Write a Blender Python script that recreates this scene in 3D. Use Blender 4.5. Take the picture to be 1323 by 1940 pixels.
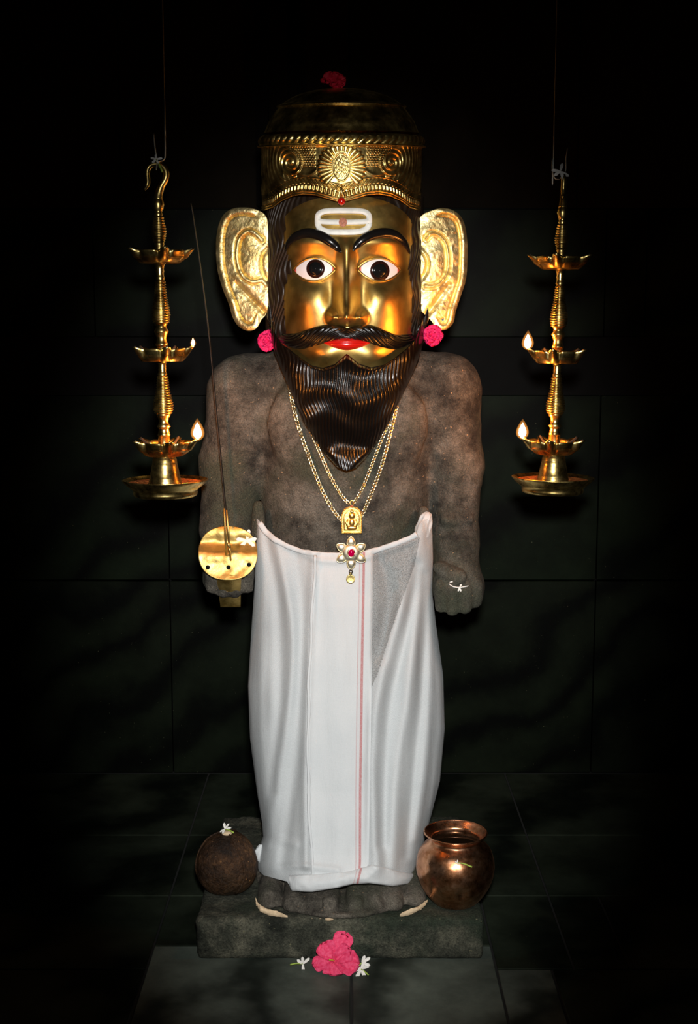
import bpy, math, random
import numpy as np
from mathutils import Vector, Matrix

random.seed(7)
rng = np.random.default_rng(7)
for o in list(bpy.data.objects):
    bpy.data.objects.remove(o)
SC = bpy.context.scene
COL = SC.collection
R = math.radians

# ------------------------------------------------------------------ camera
F_PX = 2400.0
PITCH = R(8.0)
CAMP = np.array([0.0, -2.4, 1.116])
cd = bpy.data.cameras.new('camera')
cam = bpy.data.objects.new('camera', cd)
COL.objects.link(cam)
cd.sensor_fit = 'VERTICAL'
cd.sensor_height = 36.0
cd.lens = F_PX / 1940.0 * 36.0
cd.clip_start = 0.05
cam.location = CAMP
cam.rotation_euler = (R(90) - PITCH, 0, 0)
SC.camera = cam

# ------------------------------------------------------------------ world, flash, exposure
w = bpy.data.worlds.new('world')
SC.world = w
w.use_nodes = True
w.node_tree.nodes['Background'].inputs[0].default_value = (0.5, 0.55, 0.5, 1)
w.node_tree.nodes['Background'].inputs[1].default_value = 0.0035

fl = bpy.data.lights.new('camera_flash', 'SPOT')
flash = bpy.data.objects.new('camera_flash', fl)
COL.objects.link(flash)
fl.energy = 250.0
fl.color = (1.0, 0.985, 0.96)
fl.spot_size = R(47.5)
fl.spot_blend = 0.75
fl.shadow_soft_size = 0.035
flash.location = (0.02, -2.36, 1.235)
_d = Vector((0.005, -0.1, 0.685)) - flash.location
flash.rotation_euler = _d.to_track_quat('-Z', 'Y').to_euler()
flash.scale = (0.62, 1.0, 1.0)

vs = SC.view_settings
vs.view_transform = 'Standard'
vs.look = 'None'
vs.exposure = 0.0
vs.gamma = 1.0
vs.use_curve_mapping = False


# ------------------------------------------------------------------ helpers
def ray(px, py):
    u = (np.asarray(px, float) - 661.5) / F_PX
    v = (970.0 - np.asarray(py, float)) / F_PX
    c, s = math.cos(PITCH), math.sin(PITCH)
    return u, c + v * s, -s + v * c


def P(px, py, Y):
    """world point seen at photo pixel (px,py) when standing at depth Y"""
    dx, dy, dz = ray(px, py)
    t = (np.asarray(Y, float) - CAMP[1]) / dy
    x, z = CAMP[0] + dx * t, CAMP[2] + dz * t
    return np.stack(np.broadcast_arrays(x, np.asarray(Y, float) + 0 * x, z), -1)


def PZ(px, py, Z):
    dx, dy, dz = ray(px, py)
    t = (Z - CAMP[2]) / dz
    return np.stack(np.broadcast_arrays(CAMP[0] + dx * t, CAMP[1] + dy * t, Z + 0 * t), -1)


ORI = {}


def empty(name, loc, label, cat, group=None, rot=(0, 0, 0)):
    o = bpy.data.objects.new(name, None)
    COL.objects.link(o)
    o.location = loc
    o.rotation_euler = rot
    o.empty_display_size = 0.02
    ORI[o.name] = np.array(loc, float)
    tag(o, label, cat, group)
    return o


def tag(o, label=None, cat=None, group=None, kind=None):
    if label: o['label'] = label
    if cat: o['category'] = cat
    if group: o['group'] = group
    if kind: o['kind'] = kind
    return o


def obj(name, V, Fc, mat, parent=None, smooth=True, local=False, uv=None):
    """link one mesh object; V in world metres unless local"""
    V = np.asarray(V, float).reshape(-1, 3)
    org = np.zeros(3)
    if parent is not None:
        org = ORI[parent.name]
    elif not local:
        lo, hi = V.min(0), V.max(0)
        org = np.array([(lo[0] + hi[0]) / 2, (lo[1] + hi[1]) / 2, lo[2]])
    if not local:
        V = V - org
    me = bpy.data.meshes.new(name)
    me.from_pydata(V.tolist(), [], [tuple(int(i) for i in f) for f in Fc])
    if uv is not None:
        lay = me.uv_layers.new(name='UVMap')
        idx = np.empty(len(me.loops), dtype=np.int32)
        me.loops.foreach_get('vertex_index', idx)
        lay.data.foreach_set('uv', np.asarray(uv, np.float32)[idx].ravel())
    if smooth:
        me.polygons.foreach_set('use_smooth', [True] * len(me.polygons))
    me.update()
    o = bpy.data.objects.new(name, me)
    COL.objects.link(o)
    if mat is not None:
        me.materials.append(mat)
    if parent is not None:
        o.parent = parent
    elif not local:
        o.location = org
    ORI[o.name] = org
    return o


def grid_faces(nu, nv, cu=False, cv=False, off=0):
    """faces of a (nu x nv) vertex grid, index = i*nv + j"""
    fs = []
    for i in range(nu if cu else nu - 1):
        i2 = (i + 1) % nu
        for j in range(nv if cv else nv - 1):
            j2 = (j + 1) % nv
            fs.append((off + i * nv + j, off + i2 * nv + j, off + i2 * nv + j2, off + i * nv + j2))
    return fs


class MB:
    def __init__(s):
        s.V, s.F = [], []

    def add(s, V, Fc):
        n = len(s.V)
        s.V.extend(np.asarray(V, float).reshape(-1, 3).tolist())
        s.F.extend([tuple(i + n for i in f) for f in Fc])
        return s

    def lathe(s, prof, n=40, cx=0, cy=0, cz=0, cap0=False, cap1=False):
        prof = np.asarray(prof, float)
        a = np.linspace(0, 2 * np.pi, n, endpoint=False)
        V = np.stack([cx + prof[None, :, 0] * np.cos(a)[:, None], cy + prof[None, :, 0] * np.sin(a)[:, None],
                      np.broadcast_to(cz + prof[None, :, 1], (n, len(prof)))], -1)
        fs = grid_faces(n, len(prof), cu=True)
        m = len(prof)
        if cap0: fs.append(tuple(i * m for i in range(n))[::-1])
        if cap1: fs.append(tuple(i * m + m - 1 for i in range(n)))
        return s.add(V, fs)

    def tube(s, pts, rad, n=10, flat=1.0, up=(0, -1, 0)):
        pts = np.asarray(pts, float)
        m = len(pts)
        rad = np.broadcast_to(np.asarray(rad, float), (m,))
        T = np.gradient(pts, axis=0)
        T /= np.linalg.norm(T, axis=1)[:, None] + 1e-12
        up = np.asarray(up, float)
        S = np.cross(T, up)
        ln = np.linalg.norm(S, axis=1)
        S[ln < 1e-4] = (1, 0, 0)
        S /= np.linalg.norm(S, axis=1)[:, None]
        N = np.cross(S, T)
        a = np.linspace(0, 2 * np.pi, n, endpoint=False)
        V = pts[:, None, :] + rad[:, None, None] * (np.cos(a)[None, :, None] * S[:, None, :] + flat * np.sin(a)[None, :, None] * N[:, None, :])
        fs = grid_faces(m, n, cv=True)
        fs.append(tuple(range(n)))
        fs.append(tuple((m - 1) * n + i for i in range(n))[::-1])
        return s.add(V, fs)

    def box(s, lo, hi, bev=0.0):
        (x0, y0, z0), (x1, y1, z1) = lo, hi
        if bev <= 0:
            V = [(x, y, z) for x in (x0, x1) for y in (y0, y1) for z in (z0, z1)]
            return s.add(V, [(0, 1, 3, 2), (4, 6, 7, 5), (0, 4, 5, 1), (2, 3, 7, 6), (0, 2, 6, 4), (1, 5, 7, 3)])
        b = bev
        def ring(d, z): return [(x0 + d, y0 + d, z), (x1 - d, y0 + d, z), (x1 - d, y1 - d, z), (x0 + d, y1 - d, z)]
        V = ring(b, z0) + ring(0, z0 + b) + ring(0, z1 - b) + ring(b, z1)
        fs = [(3, 2, 1, 0), (12, 13, 14, 15)]
        for k in range(3):
            for i in range(4):
                j = (i + 1) % 4
                fs.append((4 * k + i, 4 * k + j, 4 * k + 4 + j, 4 * k + 4 + i))
        return s.add(V, fs)

    def sphere(s, c, r, nu=16, nv=10):
        r = np.broadcast_to(np.asarray(r, float), (3,))
        a = np.linspace(0, 2 * np.pi, nu, endpoint=False)
        b = np.linspace(-np.pi / 2 + 0.02, np.pi / 2 - 0.02, nv)
        V = np.stack([c[0] + r[0] * np.cos(a)[:, None] * np.cos(b)[None], c[1] + r[1] * np.sin(a)[:, None] * np.cos(b)[None],
                      np.broadcast_to(c[2] + r[2] * np.sin(b)[None], (nu, nv))], -1)
        fs = grid_faces(nu, nv, cu=True)
        fs.append(tuple(i * nv for i in range(nu))[::-1])
        fs.append(tuple(i * nv + nv - 1 for i in range(nu)))
        return s.add(V, fs)

    def build(s, name, mat, parent=None, smooth=True, local=False):
        return obj(name, s.V, s.F, mat, parent, smooth, local)


def cr(pts, n=60):
    """Catmull-Rom through pts (any dimension)"""
    p = np.asarray(pts, float)
    p = np.vstack([2 * p[0] - p[1], p, 2 * p[-1] - p[-2]])
    m = len(p) - 3
    t = np.linspace(0, m - 1e-6, n)
    i = t.astype(int)
    f = (t - i)[:, None]
    a, b, c, d = p[i], p[i + 1], p[i + 2], p[i + 3]
    return 0.5 * (2 * b + (c - a) * f + (2 * a - 5 * b + 4 * c - d) * f ** 2 + (3 * b - a - 3 * c + d) * f ** 3)


def crc(pts, n=120):
    """closed Catmull-Rom"""
    p = np.asarray(pts, float)
    m = len(p)
    t = np.linspace(0, m, n, endpoint=False)
    i = t.astype(int)
    f = (t - i)[:, None]
    a, b, c, d = p[(i - 1) % m], p[i % m], p[(i + 1) % m], p[(i + 2) % m]
    return 0.5 * (2 * b + (c - a) * f + (2 * a - 5 * b + 4 * c - d) * f ** 2 + (3 * b - a - 3 * c + d) * f ** 3)


def sst(e0, e1, x):
    t = np.clip((np.asarray(x, float) - e0) / (e1 - e0), 0, 1)
    return t * t * (3 - 2 * t)


def pldist(px, py, line):
    """distance of points to a polyline, in photo pixels"""
    best = np.full(np.broadcast(px, py).shape, 1e9)
    for (x0, y0), (x1, y1) in zip(line[:-1], line[1:]):
        dx, dy = x1 - x0, y1 - y0
        t = np.clip(((px - x0) * dx + (py - y0) * dy) / (dx * dx + dy * dy), 0, 1)
        best = np.minimum(best, np.hypot(px - x0 - t * dx, py - y0 - t * dy))
    return best


def vnoise(x, y, seed=0):
    """cheap smooth 2-D value noise in 0..1"""
    r = np.random.default_rng(seed).random((64, 64))
    xi, yi = np.floor(x).astype(int), np.floor(y).astype(int)
    fx, fy = x - xi, y - yi
    fx, fy = fx * fx * (3 - 2 * fx), fy * fy * (3 - 2 * fy)
    g = lambda a, b: r[a % 64, b % 64]
    return (g(xi, yi) * (1 - fx) + g(xi + 1, yi) * fx) * (1 - fy) + (g(xi, yi + 1) * (1 - fx) + g(xi + 1, yi + 1) * fx) * fy


# ------------------------------------------------------------------ materials
def newmat(name):
    m = bpy.data.materials.new(name)
    m.use_nodes = True
    nt = m.node_tree
    b = nt.nodes['Principled BSDF']
    return m, nt, b


def N(nt, typ, **kw):
    n = nt.nodes.new(typ)
    for k, v in kw.items():
        if hasattr(n, k) and not k.startswith('i_'):
            setattr(n, k, v)
    return n


def noise(nt, scale, detail=4, rough=0.6, coord='Object', vec=None):
    n = nt.nodes.new('ShaderNodeTexNoise')
    n.inputs['Scale'].default_value = scale
    n.inputs['Detail'].default_value = detail
    n.inputs['Roughness'].default_value = rough
    if vec is None:
        tc = nt.nodes.new('ShaderNodeTexCoord')
        vec = tc.outputs[coord]
    nt.links.new(vec, n.inputs['Vector'])
    return n


def ramp(nt, fac, stops):
    r = nt.nodes.new('ShaderNodeValToRGB')
    el = r.color_ramp.elements
    while len(el) < len(stops): el.new(0.5)
    for e, (p, c) in zip(el, stops):
        e.position = p
        e.color = tuple(c) + ((1,) if len(c) == 3 else ())
    nt.links.new(fac, r.inputs[0])
    return r


def bump(nt, h, bsdf, strength=0.3, dist=0.002, prev=None):
    b = nt.nodes.new('ShaderNodeBump')
    b.inputs['Strength'].default_value = strength
    b.inputs['Distance'].default_value = dist
    nt.links.new(h, b.inputs['Height'])
    if prev is not None: nt.links.new(prev.outputs[0], b.inputs['Normal'])
    nt.links.new(b.outputs[0], bsdf.inputs['Normal'])
    return b


def g(v): return (v, v, v)


def simple(name, col, rough=0.5, metal=0.0, spec=0.5, nscale=0, namt=0.0, bscale=0, bstr=0.2, bdist=0.001):
    m, nt, b = newmat(name)
    b.inputs['Base Color'].default_value = tuple(col) + (1,)
    b.inputs['Roughness'].default_value = rough
    b.inputs['Metallic'].default_value = metal
    b.inputs['Specular IOR Level'].default_value = spec
    if nscale:
        n = noise(nt, nscale)
        lo = [c * (1 - namt) for c in col]
        hi = [min(1, c * (1 + namt)) for c in col]
        r = ramp(nt, n.outputs[0], [(0.3, lo), (0.7, hi)])
        nt.links.new(r.outputs[0], b.inputs['Base Color'])
    if bscale:
        bump(nt, noise(nt, bscale, 5).outputs[0], b, bstr, bdist)
    return m


def brass(name, hi, lo, r0, r1, nscale=14, bscale=60, bstr=0.15, bdist=0.002, lo_amt=0.5):
    m, nt, b = newmat(name)
    b.inputs['Metallic'].default_value = 1.0
    n = noise(nt, nscale, 6, 0.65)
    r = ramp(nt, n.outputs[0], [(0.5 - lo_amt * 0.35, lo), (0.62, hi)])
    nt.links.new(r.outputs[0], b.inputs['Base Color'])
    n2 = noise(nt, nscale * 2.3, 5, 0.6)
    mr = nt.nodes.new('ShaderNodeMapRange')
    mr.inputs[1].default_value = 0.3; mr.inputs[2].default_value = 0.7
    mr.inputs[3].default_value = r0; mr.inputs[4].default_value = r1
    nt.links.new(n2.outputs[0], mr.inputs[0])
    nt.links.new(mr.outputs[0], b.inputs['Roughness'])
    bump(nt, noise(nt, bscale, 4).outputs[0], b, bstr, bdist)
    return m


def stone(name, dark, mid, light, speck, bs=0.7, moss=None, fine=420):
    m, nt, b = newmat(name)
    b.inputs['Roughness'].default_value = 0.88
    b.inputs['Specular IOR Level'].default_value = 0.25
    n = noise(nt, 13, 9, 0.74)
    r = ramp(nt, n.outputs[0], [(0.38, dark), (0.5, mid), (0.63, light)])
    out = r.outputs[0]
    if moss:
        nm = noise(nt, 4.3, 5, 0.6)
        rm = ramp(nt, nm.outputs[0], [(0.5, (0, 0, 0)), (0.62, (1, 1, 1))])
        mx = nt.nodes.new('ShaderNodeMix'); mx.data_type = 'RGBA'
        nt.links.new(rm.outputs[0], mx.inputs[0])
        nt.links.new(out, mx.inputs[6]); mx.inputs[7].default_value = tuple(moss) + (1,)
        out = mx.outputs[2]
    n2 = noise(nt, fine, 3, 0.6)
    r2 = ramp(nt, n2.outputs[0], [(0.28, g(0.5)), (0.5, g(1.0)), (0.74, g(1.55))])
    mu = nt.nodes.new('ShaderNodeMix'); mu.data_type = 'RGBA'; mu.blend_type = 'MULTIPLY'
    mu.inputs[0].default_value = 1.0
    nt.links.new(out, mu.inputs[6]); nt.links.new(r2.outputs[0], mu.inputs[7])
    n3 = noise(nt, 160, 2, 0.5)
    r3 = ramp(nt, n3.outputs[0], [(0.715, (0, 0, 0)), (0.75, (1, 1, 1))])
    mx2 = nt.nodes.new('ShaderNodeMix'); mx2.data_type = 'RGBA'
    nt.links.new(r3.outputs[0], mx2.inputs[0])
    nt.links.new(mu.outputs[2], mx2.inputs[6]); mx2.inputs[7].default_value = tuple(speck) + (1,)
    nt.links.new(mx2.outputs[2], b.inputs['Base Color'])
    b1 = bump(nt, noise(nt, 30, 8, 0.7).outputs[0], b, bs, 0.010)
    bump(nt, n2.outputs[0], b, bs * 0.8, 0.0035, prev=b1)
    return m


def marble(name, base, vein, rough=0.35, vscale=1.6):
    m, nt, b = newmat(name)
    b.inputs['Roughness'].default_value = rough
    b.inputs['Specular IOR Level'].default_value = 0.05
    tc = nt.nodes.new('ShaderNodeTexCoord')
    mp = nt.nodes.new('ShaderNodeMapping')
    mp.inputs['Rotation'].default_value = (R(20), R(28), R(12))
    nt.links.new(tc.outputs['Object'], mp.inputs['Vector'])
    wv = nt.nodes.new('ShaderNodeTexWave')
    wv.bands_direction = 'Z'
    wv.inputs['Scale'].default_value = vscale
    wv.inputs['Distortion'].default_value = 9
    wv.inputs['Detail'].default_value = 5
    wv.inputs['Detail Scale'].default_value = 1.3
    nt.links.new(mp.outputs[0], wv.inputs['Vector'])
    r = ramp(nt, wv.outputs[0], [(0.0, vein), (0.35, base), (0.9, [c * 1.6 for c in base])])
    n = noise(nt, 7, 6, 0.65)
    r2 = ramp(nt, n.outputs[0], [(0.3, g(0.55)), (0.7, g(1.4))])
    mu = nt.nodes.new('ShaderNodeMix'); mu.data_type = 'RGBA'; mu.blend_type = 'MULTIPLY'
    mu.inputs[0].default_value = 1.0
    nt.links.new(r.outputs[0], mu.inputs[6]); nt.links.new(r2.outputs[0], mu.inputs[7])
    # grains of dust
    n3 = noise(nt, 330, 2, 0.5)
    r3 = ramp(nt, n3.outputs[0], [(0.765, (0, 0, 0)), (0.79, (1, 1, 1))])
    mx2 = nt.nodes.new('ShaderNodeMix'); mx2.data_type = 'RGBA'
    nt.links.new(r3.outputs[0], mx2.inputs[0])
    nt.links.new(mu.outputs[2], mx2.inputs[6]); mx2.inputs[7].default_value = (0.12, 0.12, 0.07, 1)
    nt.links.new(mx2.outputs[2], b.inputs['Base Color'])
    bump(nt, noise(nt, 120, 4).outputs[0], b, 0.15, 0.001)
    return m


def petal_mat(name, col, deep, trans=0.25):
    m, nt, b = newmat(name)
    tc = nt.nodes.new('ShaderNodeTexCoord')
    n = noise(nt, 240, 3, 0.6)
    r = ramp(nt, n.outputs[0], [(0.3, deep), (0.7, col)])
    nt.links.new(r.outputs[0], b.inputs['Base Color'])
    b.inputs['Roughness'].default_value = 0.6
    b.inputs['Specular IOR Level'].default_value = 0.2
    bump(nt, n.outputs[0], b, 0.3, 0.001)
    return m


M = {}
M['stone'] = stone('weathered_stone', (0.024, 0.021, 0.017), (0.072, 0.064, 0.051), (0.150, 0.132, 0.106), (0.32, 0.21, 0.12), 0.7, (0.052, 0.054, 0.036))
M['plinth'] = stone('mossy_stone', (0.012, 0.014, 0.010), (0.045, 0.047, 0.034), (0.12, 0.115, 0.082), (0.15, 0.14, 0.08), 0.8, (0.022, 0.032, 0.02), 300)
M['plaster'] = simple('old_plaster', (0.55, 0.42, 0.27), 0.9, 0, 0.2, 60, 0.35, 200, 0.6, 0.003)
M['face'] = brass('mask_brass', (0.84, 0.58, 0.18), (0.50, 0.30, 0.075), 0.33, 0.47, 11, 55, 0.12, 0.003)
M['ear'] = brass('hammered_brass', (0.98, 0.84, 0.44), (0.80, 0.60, 0.22), 0.40, 0.56, 26, 110, 0.5, 0.004)
M['crown'] = brass('crown_brass', (0.90, 0.66, 0.23), (0.34, 0.21, 0.06), 0.24, 0.42, 16, 90, 0.25, 0.003, 0.3)
M['lamp'] = brass('lamp_brass', (0.80, 0.60, 0.22), (0.30, 0.20, 0.06), 0.24, 0.36, 40, 160, 0.06, 0.001, 0.3)
M['sword'] = brass('sword_brass', (0.78, 0.58, 0.21), (0.45, 0.29, 0.07), 0.44, 0.58, 30, 90, 0.3, 0.003)
M['steel'] = simple('rusted_steel', (0.016, 0.011, 0.007), 0.6, 0.2, 0.5, 60, 0.5, 200, 0.4)
M['gold'] = brass('pendant_gold', (1.0, 0.72, 0.24), (0.85, 0.52, 0.12), 0.25, 0.4, 120, 500, 0.3, 0.001)
M['silvergold'] = brass('pale_gold', (0.93, 0.88, 0.70), (0.80, 0.72, 0.50), 0.42, 0.55, 90, 300, 0.15, 0.001)
M['chain'] = brass('chain_gold', (1.0, 0.9, 0.6), (0.85, 0.68, 0.36), 0.2, 0.35, 200, 400, 0.1, 0.001)
M['coin'] = brass('coin_brass', (0.75, 0.6, 0.25), (0.45, 0.34, 0.12), 0.35, 0.5, 150, 500, 0.4, 0.001)
M['ruby'] = simple('ruby', (0.42, 0.0, 0.045), 0.06, 0, 0.8)
M['redbead'] = simple('red_bead', (0.42, 0.006, 0.004), 0.15, 0, 0.6)
M['black'] = simple('glossy_black_paint', (0.006, 0.005, 0.0045), 0.2, 0, 0.5, 0, 0, 150, 0.15)
M['hair'] = simple('black_lacquer_hair', (0.0045, 0.0030, 0.0022), 0.27, 0, 0.7, 0, 0, 150, 0.1)
M['sidehair'] = simple('dark_brown_hair', (0.016, 0.009, 0.005), 0.42, 0.0, 0.35, 50, 0.4, 150, 0.3)
M['white'] = simple('white_enamel', (0.82, 0.76, 0.74), 0.35, 0, 0.4)
M['tilak'] = simple('white_ash_mark', (0.80, 0.77, 0.70), 0.5, 0.0, 0.4, 60, 0.12, 200, 0.2)
M['tilakdot'] = simple('faded_red_dot', (0.42, 0.16, 0.10), 0.6, 0, 0.3, 300, 0.4)
M['iris'] = simple('brown_iris', (0.022, 0.006, 0.004), 0.2, 0, 0.5, 300, 0.5)
M['pupil'] = simple('black_pupil', (0.006, 0.006, 0.006), 0.15, 0, 0.5)
M['lips'] = simple('red_enamel_lips', (0.50, 0.010, 0.006), 0.16, 0, 0.6)
M['wick'] = simple('burnt_wick', (0.03, 0.02, 0.012), 0.9)
M['oil'] = simple('lamp_oil', (0.08, 0.03, 0.008), 0.12, 0, 0.6)
M['powder'] = simple('red_powder', (0.30, 0.085, 0.018), 0.95, 0, 0.1, 120, 0.5, 120, 1.0, 0.006)
M['cord'] = simple('hanging_wire', (0.5, 0.52, 0.48), 0.5, 0.7, 0.5)
M['wood'] = simple('black_wood', (0.0015, 0.0012, 0.001), 0.8, 0, 0.08, 12, 0.5, 60, 0.4, 0.003)
M['darkwall'] = simple('sooty_wall', (0.006, 0.0045, 0.0025), 0.9, 0, 0.1, 6, 0.5, 60, 0.3, 0.004)
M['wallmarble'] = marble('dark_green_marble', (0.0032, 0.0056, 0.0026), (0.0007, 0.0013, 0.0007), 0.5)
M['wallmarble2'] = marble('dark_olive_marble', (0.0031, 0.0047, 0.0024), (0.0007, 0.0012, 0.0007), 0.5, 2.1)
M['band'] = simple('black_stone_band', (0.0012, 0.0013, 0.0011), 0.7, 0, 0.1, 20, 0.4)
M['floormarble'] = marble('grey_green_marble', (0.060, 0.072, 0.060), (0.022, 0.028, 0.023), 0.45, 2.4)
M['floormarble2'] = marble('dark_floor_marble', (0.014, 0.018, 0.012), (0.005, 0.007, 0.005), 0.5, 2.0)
M['bed'] = simple('dark_mortar', (0.006, 0.007, 0.006), 0.95)
M['pinkpetal'] = petal_mat('pink_petal', (0.84, 0.095, 0.215), (0.66, 0.025, 0.10))
M['pinkruffle'] = petal_mat('magenta_petal', (0.80, 0.030, 0.17), (0.58, 0.008, 0.08))
M['redpetal'] = petal_mat('red_petal', (0.55, 0.012, 0.035), (0.34, 0.004, 0.015))
M['whitepetal'] = petal_mat('white_petal', (0.86, 0.84, 0.80), (0.74, 0.72, 0.66))
M['greenstem'] = simple('green_stem', (0.30, 0.42, 0.06), 0.5, 0, 0.3)
M['stamen'] = simple('yellow_stamen', (0.62, 0.42, 0.06), 0.6)
M['coconut'] = stone('brown_coconut_shell', (0.012, 0.006, 0.003), (0.045, 0.021, 0.009), (0.13, 0.062, 0.024), (0.24, 0.12, 0.045), 1.0, (0.02, 0.012, 0.006), 200)
M['coconut'].node_tree.nodes['Principled BSDF'].inputs['Roughness'].default_value = 0.45
M['water'] = simple('still_water', (0.010, 0.006, 0.003), 0.03, 0, 0.5)


def copper():
    m, nt, b = newmat('polished_copper')
    b.inputs['Metallic'].default_value = 1.0
    n = noise(nt, 30, 8, 0.75)
    r = ramp(nt, n.outputs[0], [(0.30, (0.16, 0.055, 0.02)), (0.46, (0.55, 0.24, 0.11)), (0.62, (0.88, 0.48, 0.29))])
    nt.links.new(r.outputs[0], b.inputs['Base Color'])
    n2 = noise(nt, 70, 6, 0.7)
    mr = nt.nodes.new('ShaderNodeMapRange')
    mr.inputs[1].default_value = 0.3; mr.inputs[2].default_value = 0.75
    mr.inputs[3].default_value = 0.24; mr.inputs[4].default_value = 0.36
    nt.links.new(n2.outputs[0], mr.inputs[0])
    nt.links.new(mr.outputs[0], b.inputs['Roughness'])
    bump(nt, noise(nt, 90, 5).outputs[0], b, 0.07, 0.002)
    return m


M['copper'] = copper()


def cloth_mat(name, stripes=False, transp=0.2):
    m, nt, b = newmat(name)
    out = nt.nodes['Material Output']
    tc = nt.nodes.new('ShaderNodeTexCoord')
    b.inputs['Roughness'].default_value = 0.85
    b.inputs['Specular IOR Level'].default_value = 0.15
    n = noise(nt, 5, 4)
    r = ramp(nt, n.outputs[0], [(0.3, (0.66, 0.695, 0.71)), (0.7, (0.74, 0.765, 0.77))])
    colout = r.outputs[0]
    if stripes:
        sp = nt.nodes.new('ShaderNodeSeparateXYZ')
        nt.links.new(tc.outputs['UV'], sp.inputs[0])
        # woven border: UV.x holds the thread position across the panel
        rs = ramp(nt, sp.outputs[0], [(0.0, g(0)), (0.765, g(0)), (0.770, g(0.55)), (0.780, g(0.55)), (0.785, g(0.06)),
                                      (0.822, g(0.1)), (0.828, g(1)), (0.862, g(1)), (0.870, g(0.0))])
        rs.color_ramp.interpolation = 'LINEAR'
        nf = noise(nt, 500, 2)
        rf = ramp(nt, nf.outputs[0], [(0.3, g(0.6)), (0.7, g(0.95))])
        mm = nt.nodes.new('ShaderNodeMath'); mm.operation = 'MULTIPLY'
        nt.links.new(rs.outputs[0], mm.inputs[0]); nt.links.new(rf.outputs[0], mm.inputs[1])
        mx = nt.nodes.new('ShaderNodeMix'); mx.data_type = 'RGBA'
        nt.links.new(mm.outputs[0], mx.inputs[0])
        nt.links.new(colout, mx.inputs[6]); mx.inputs[7].default_value = (0.52, 0.14, 0.14, 1)
        colout = mx.outputs[2]
    nt.links.new(colout, b.inputs['Base Color'])
    # fine weave and soft creases
    mp = nt.nodes.new('ShaderNodeMapping'); mp.inputs['Scale'].default_value = (1.0, 1.0, 0.22)
    nt.links.new(tc.outputs['Object'], mp.inputs['Vector'])
    n1 = noise(nt, 380, 2, 0.6, vec=mp.outputs[0])
    mp2 = nt.nodes.new('ShaderNodeMapping'); mp2.inputs['Scale'].default_value = (0.2, 0.2, 1.0)
    nt.links.new(tc.outputs['Object'], mp2.inputs['Vector'])
    n2 = noise(nt, 420, 2, 0.6, vec=mp2.outputs[0])
    b1 = bump(nt, n1.outputs[0], b, 0.22, 0.0018)
    b2 = bump(nt, n2.outputs[0], b, 0.18, 0.0018, prev=b1)
    mp3 = nt.nodes.new('ShaderNodeMapping'); mp3.inputs['Scale'].default_value = (1.0, 1.0, 0.16)
    nt.links.new(tc.outputs['Object'], mp3.inputs['Vector'])
    n3 = noise(nt, 34, 4, 0.55, vec=mp3.outputs[0])
    bump(nt, n3.outputs[0], b, 0.22, 0.012, prev=b2)
    tl = nt.nodes.new('ShaderNodeBsdfTranslucent'); tl.inputs[0].default_value = (0.75, 0.77, 0.78, 1)
    tp = nt.nodes.new('ShaderNodeBsdfTransparent')
    m1 = nt.nodes.new('ShaderNodeMixShader'); m1.inputs[0].default_value = 0.18
    m2 = nt.nodes.new('ShaderNodeMixShader')
    # open weave: threads and gaps
    nw = noise(nt, 900, 1, 0.5)
    rt = ramp(nt, nw.outputs[0], [(0.35, g(transp * 0.7)), (0.65, g(min(1, transp * 1.3)))])
    nt.links.new(rt.outputs[0], m2.inputs[0])
    nt.links.new(b.outputs[0], m1.inputs[1]); nt.links.new(tl.outputs[0], m1.inputs[2])
    nt.links.new(m1.outputs[0], m2.inputs[1]); nt.links.new(tp.outputs[0], m2.inputs[2])
    nt.links.new(m2.outputs[0], out.inputs['Surface'])
    return m


M['cloth'] = cloth_mat('thin_white_cotton', False, 0.58)
M['clothpanel'] = cloth_mat('white_cotton_with_red_border', True, 0.08)
M['clothhem'] = cloth_mat('folded_white_cotton', False, 0.03)


def flame_mat():
    m = bpy.data.materials.new('oil_flame')
    m.use_nodes = True
    nt = m.node_tree
    nt.nodes.clear()
    o = nt.nodes.new('ShaderNodeOutputMaterial')
    e = nt.nodes.new('ShaderNodeEmission')
    e.inputs[0].default_value = (1.0, 0.31, 0.045, 1)
    e.inputs[1].default_value = 620.0
    nt.links.new(e.outputs[0], o.inputs[0])
    return m


M['flame'] = flame_mat()


def flame_halo():  # added orange glow volume, imitates the lens halo round a flame
    m = bpy.data.materials.new('flame_halo')
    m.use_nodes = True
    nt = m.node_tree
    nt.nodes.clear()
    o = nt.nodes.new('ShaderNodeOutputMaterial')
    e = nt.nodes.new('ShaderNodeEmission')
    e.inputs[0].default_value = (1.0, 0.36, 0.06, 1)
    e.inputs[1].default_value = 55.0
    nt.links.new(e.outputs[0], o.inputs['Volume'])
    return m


M['flamehalo'] = flame_halo()


def eye_mat():
    m, nt, b = newmat('enamel_eye')
    tc = nt.nodes.new('ShaderNodeTexCoord')
    sp = nt.nodes.new('ShaderNodeSeparateXYZ')
    nt.links.new(tc.outputs['UV'], sp.inputs[0])
    r = ramp(nt, sp.outputs[0], [(0.0, (0.5, 0.03, 0.02)), (0.035, (0.6, 0.1, 0.08)), (0.06, (0.84, 0.78, 0.78)), (0.94, (0.84, 0.78, 0.78)), (0.965, (0.6, 0.1, 0.08)), (1.0, (0.5, 0.03, 0.02))])
    nt.links.new(r.outputs[0], b.inputs['Base Color'])
    b.inputs['Roughness'].default_value = 0.35
    return m


M['eye'] = eye_mat()

# ================================================================== SETTING
YW = float(PZ(661, 1465, 0.0)[1])          # back wall
z_b0 = float(P(661, 748, YW)[2])           # black band
z_b1 = float(P(661, 640, YW)[2])
z_m1 = float(P(661, 395, YW)[2])           # top of the marble facing
CEIL = 2.35


def struct(o):
    o['kind'] = 'structure'
    return o


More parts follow.
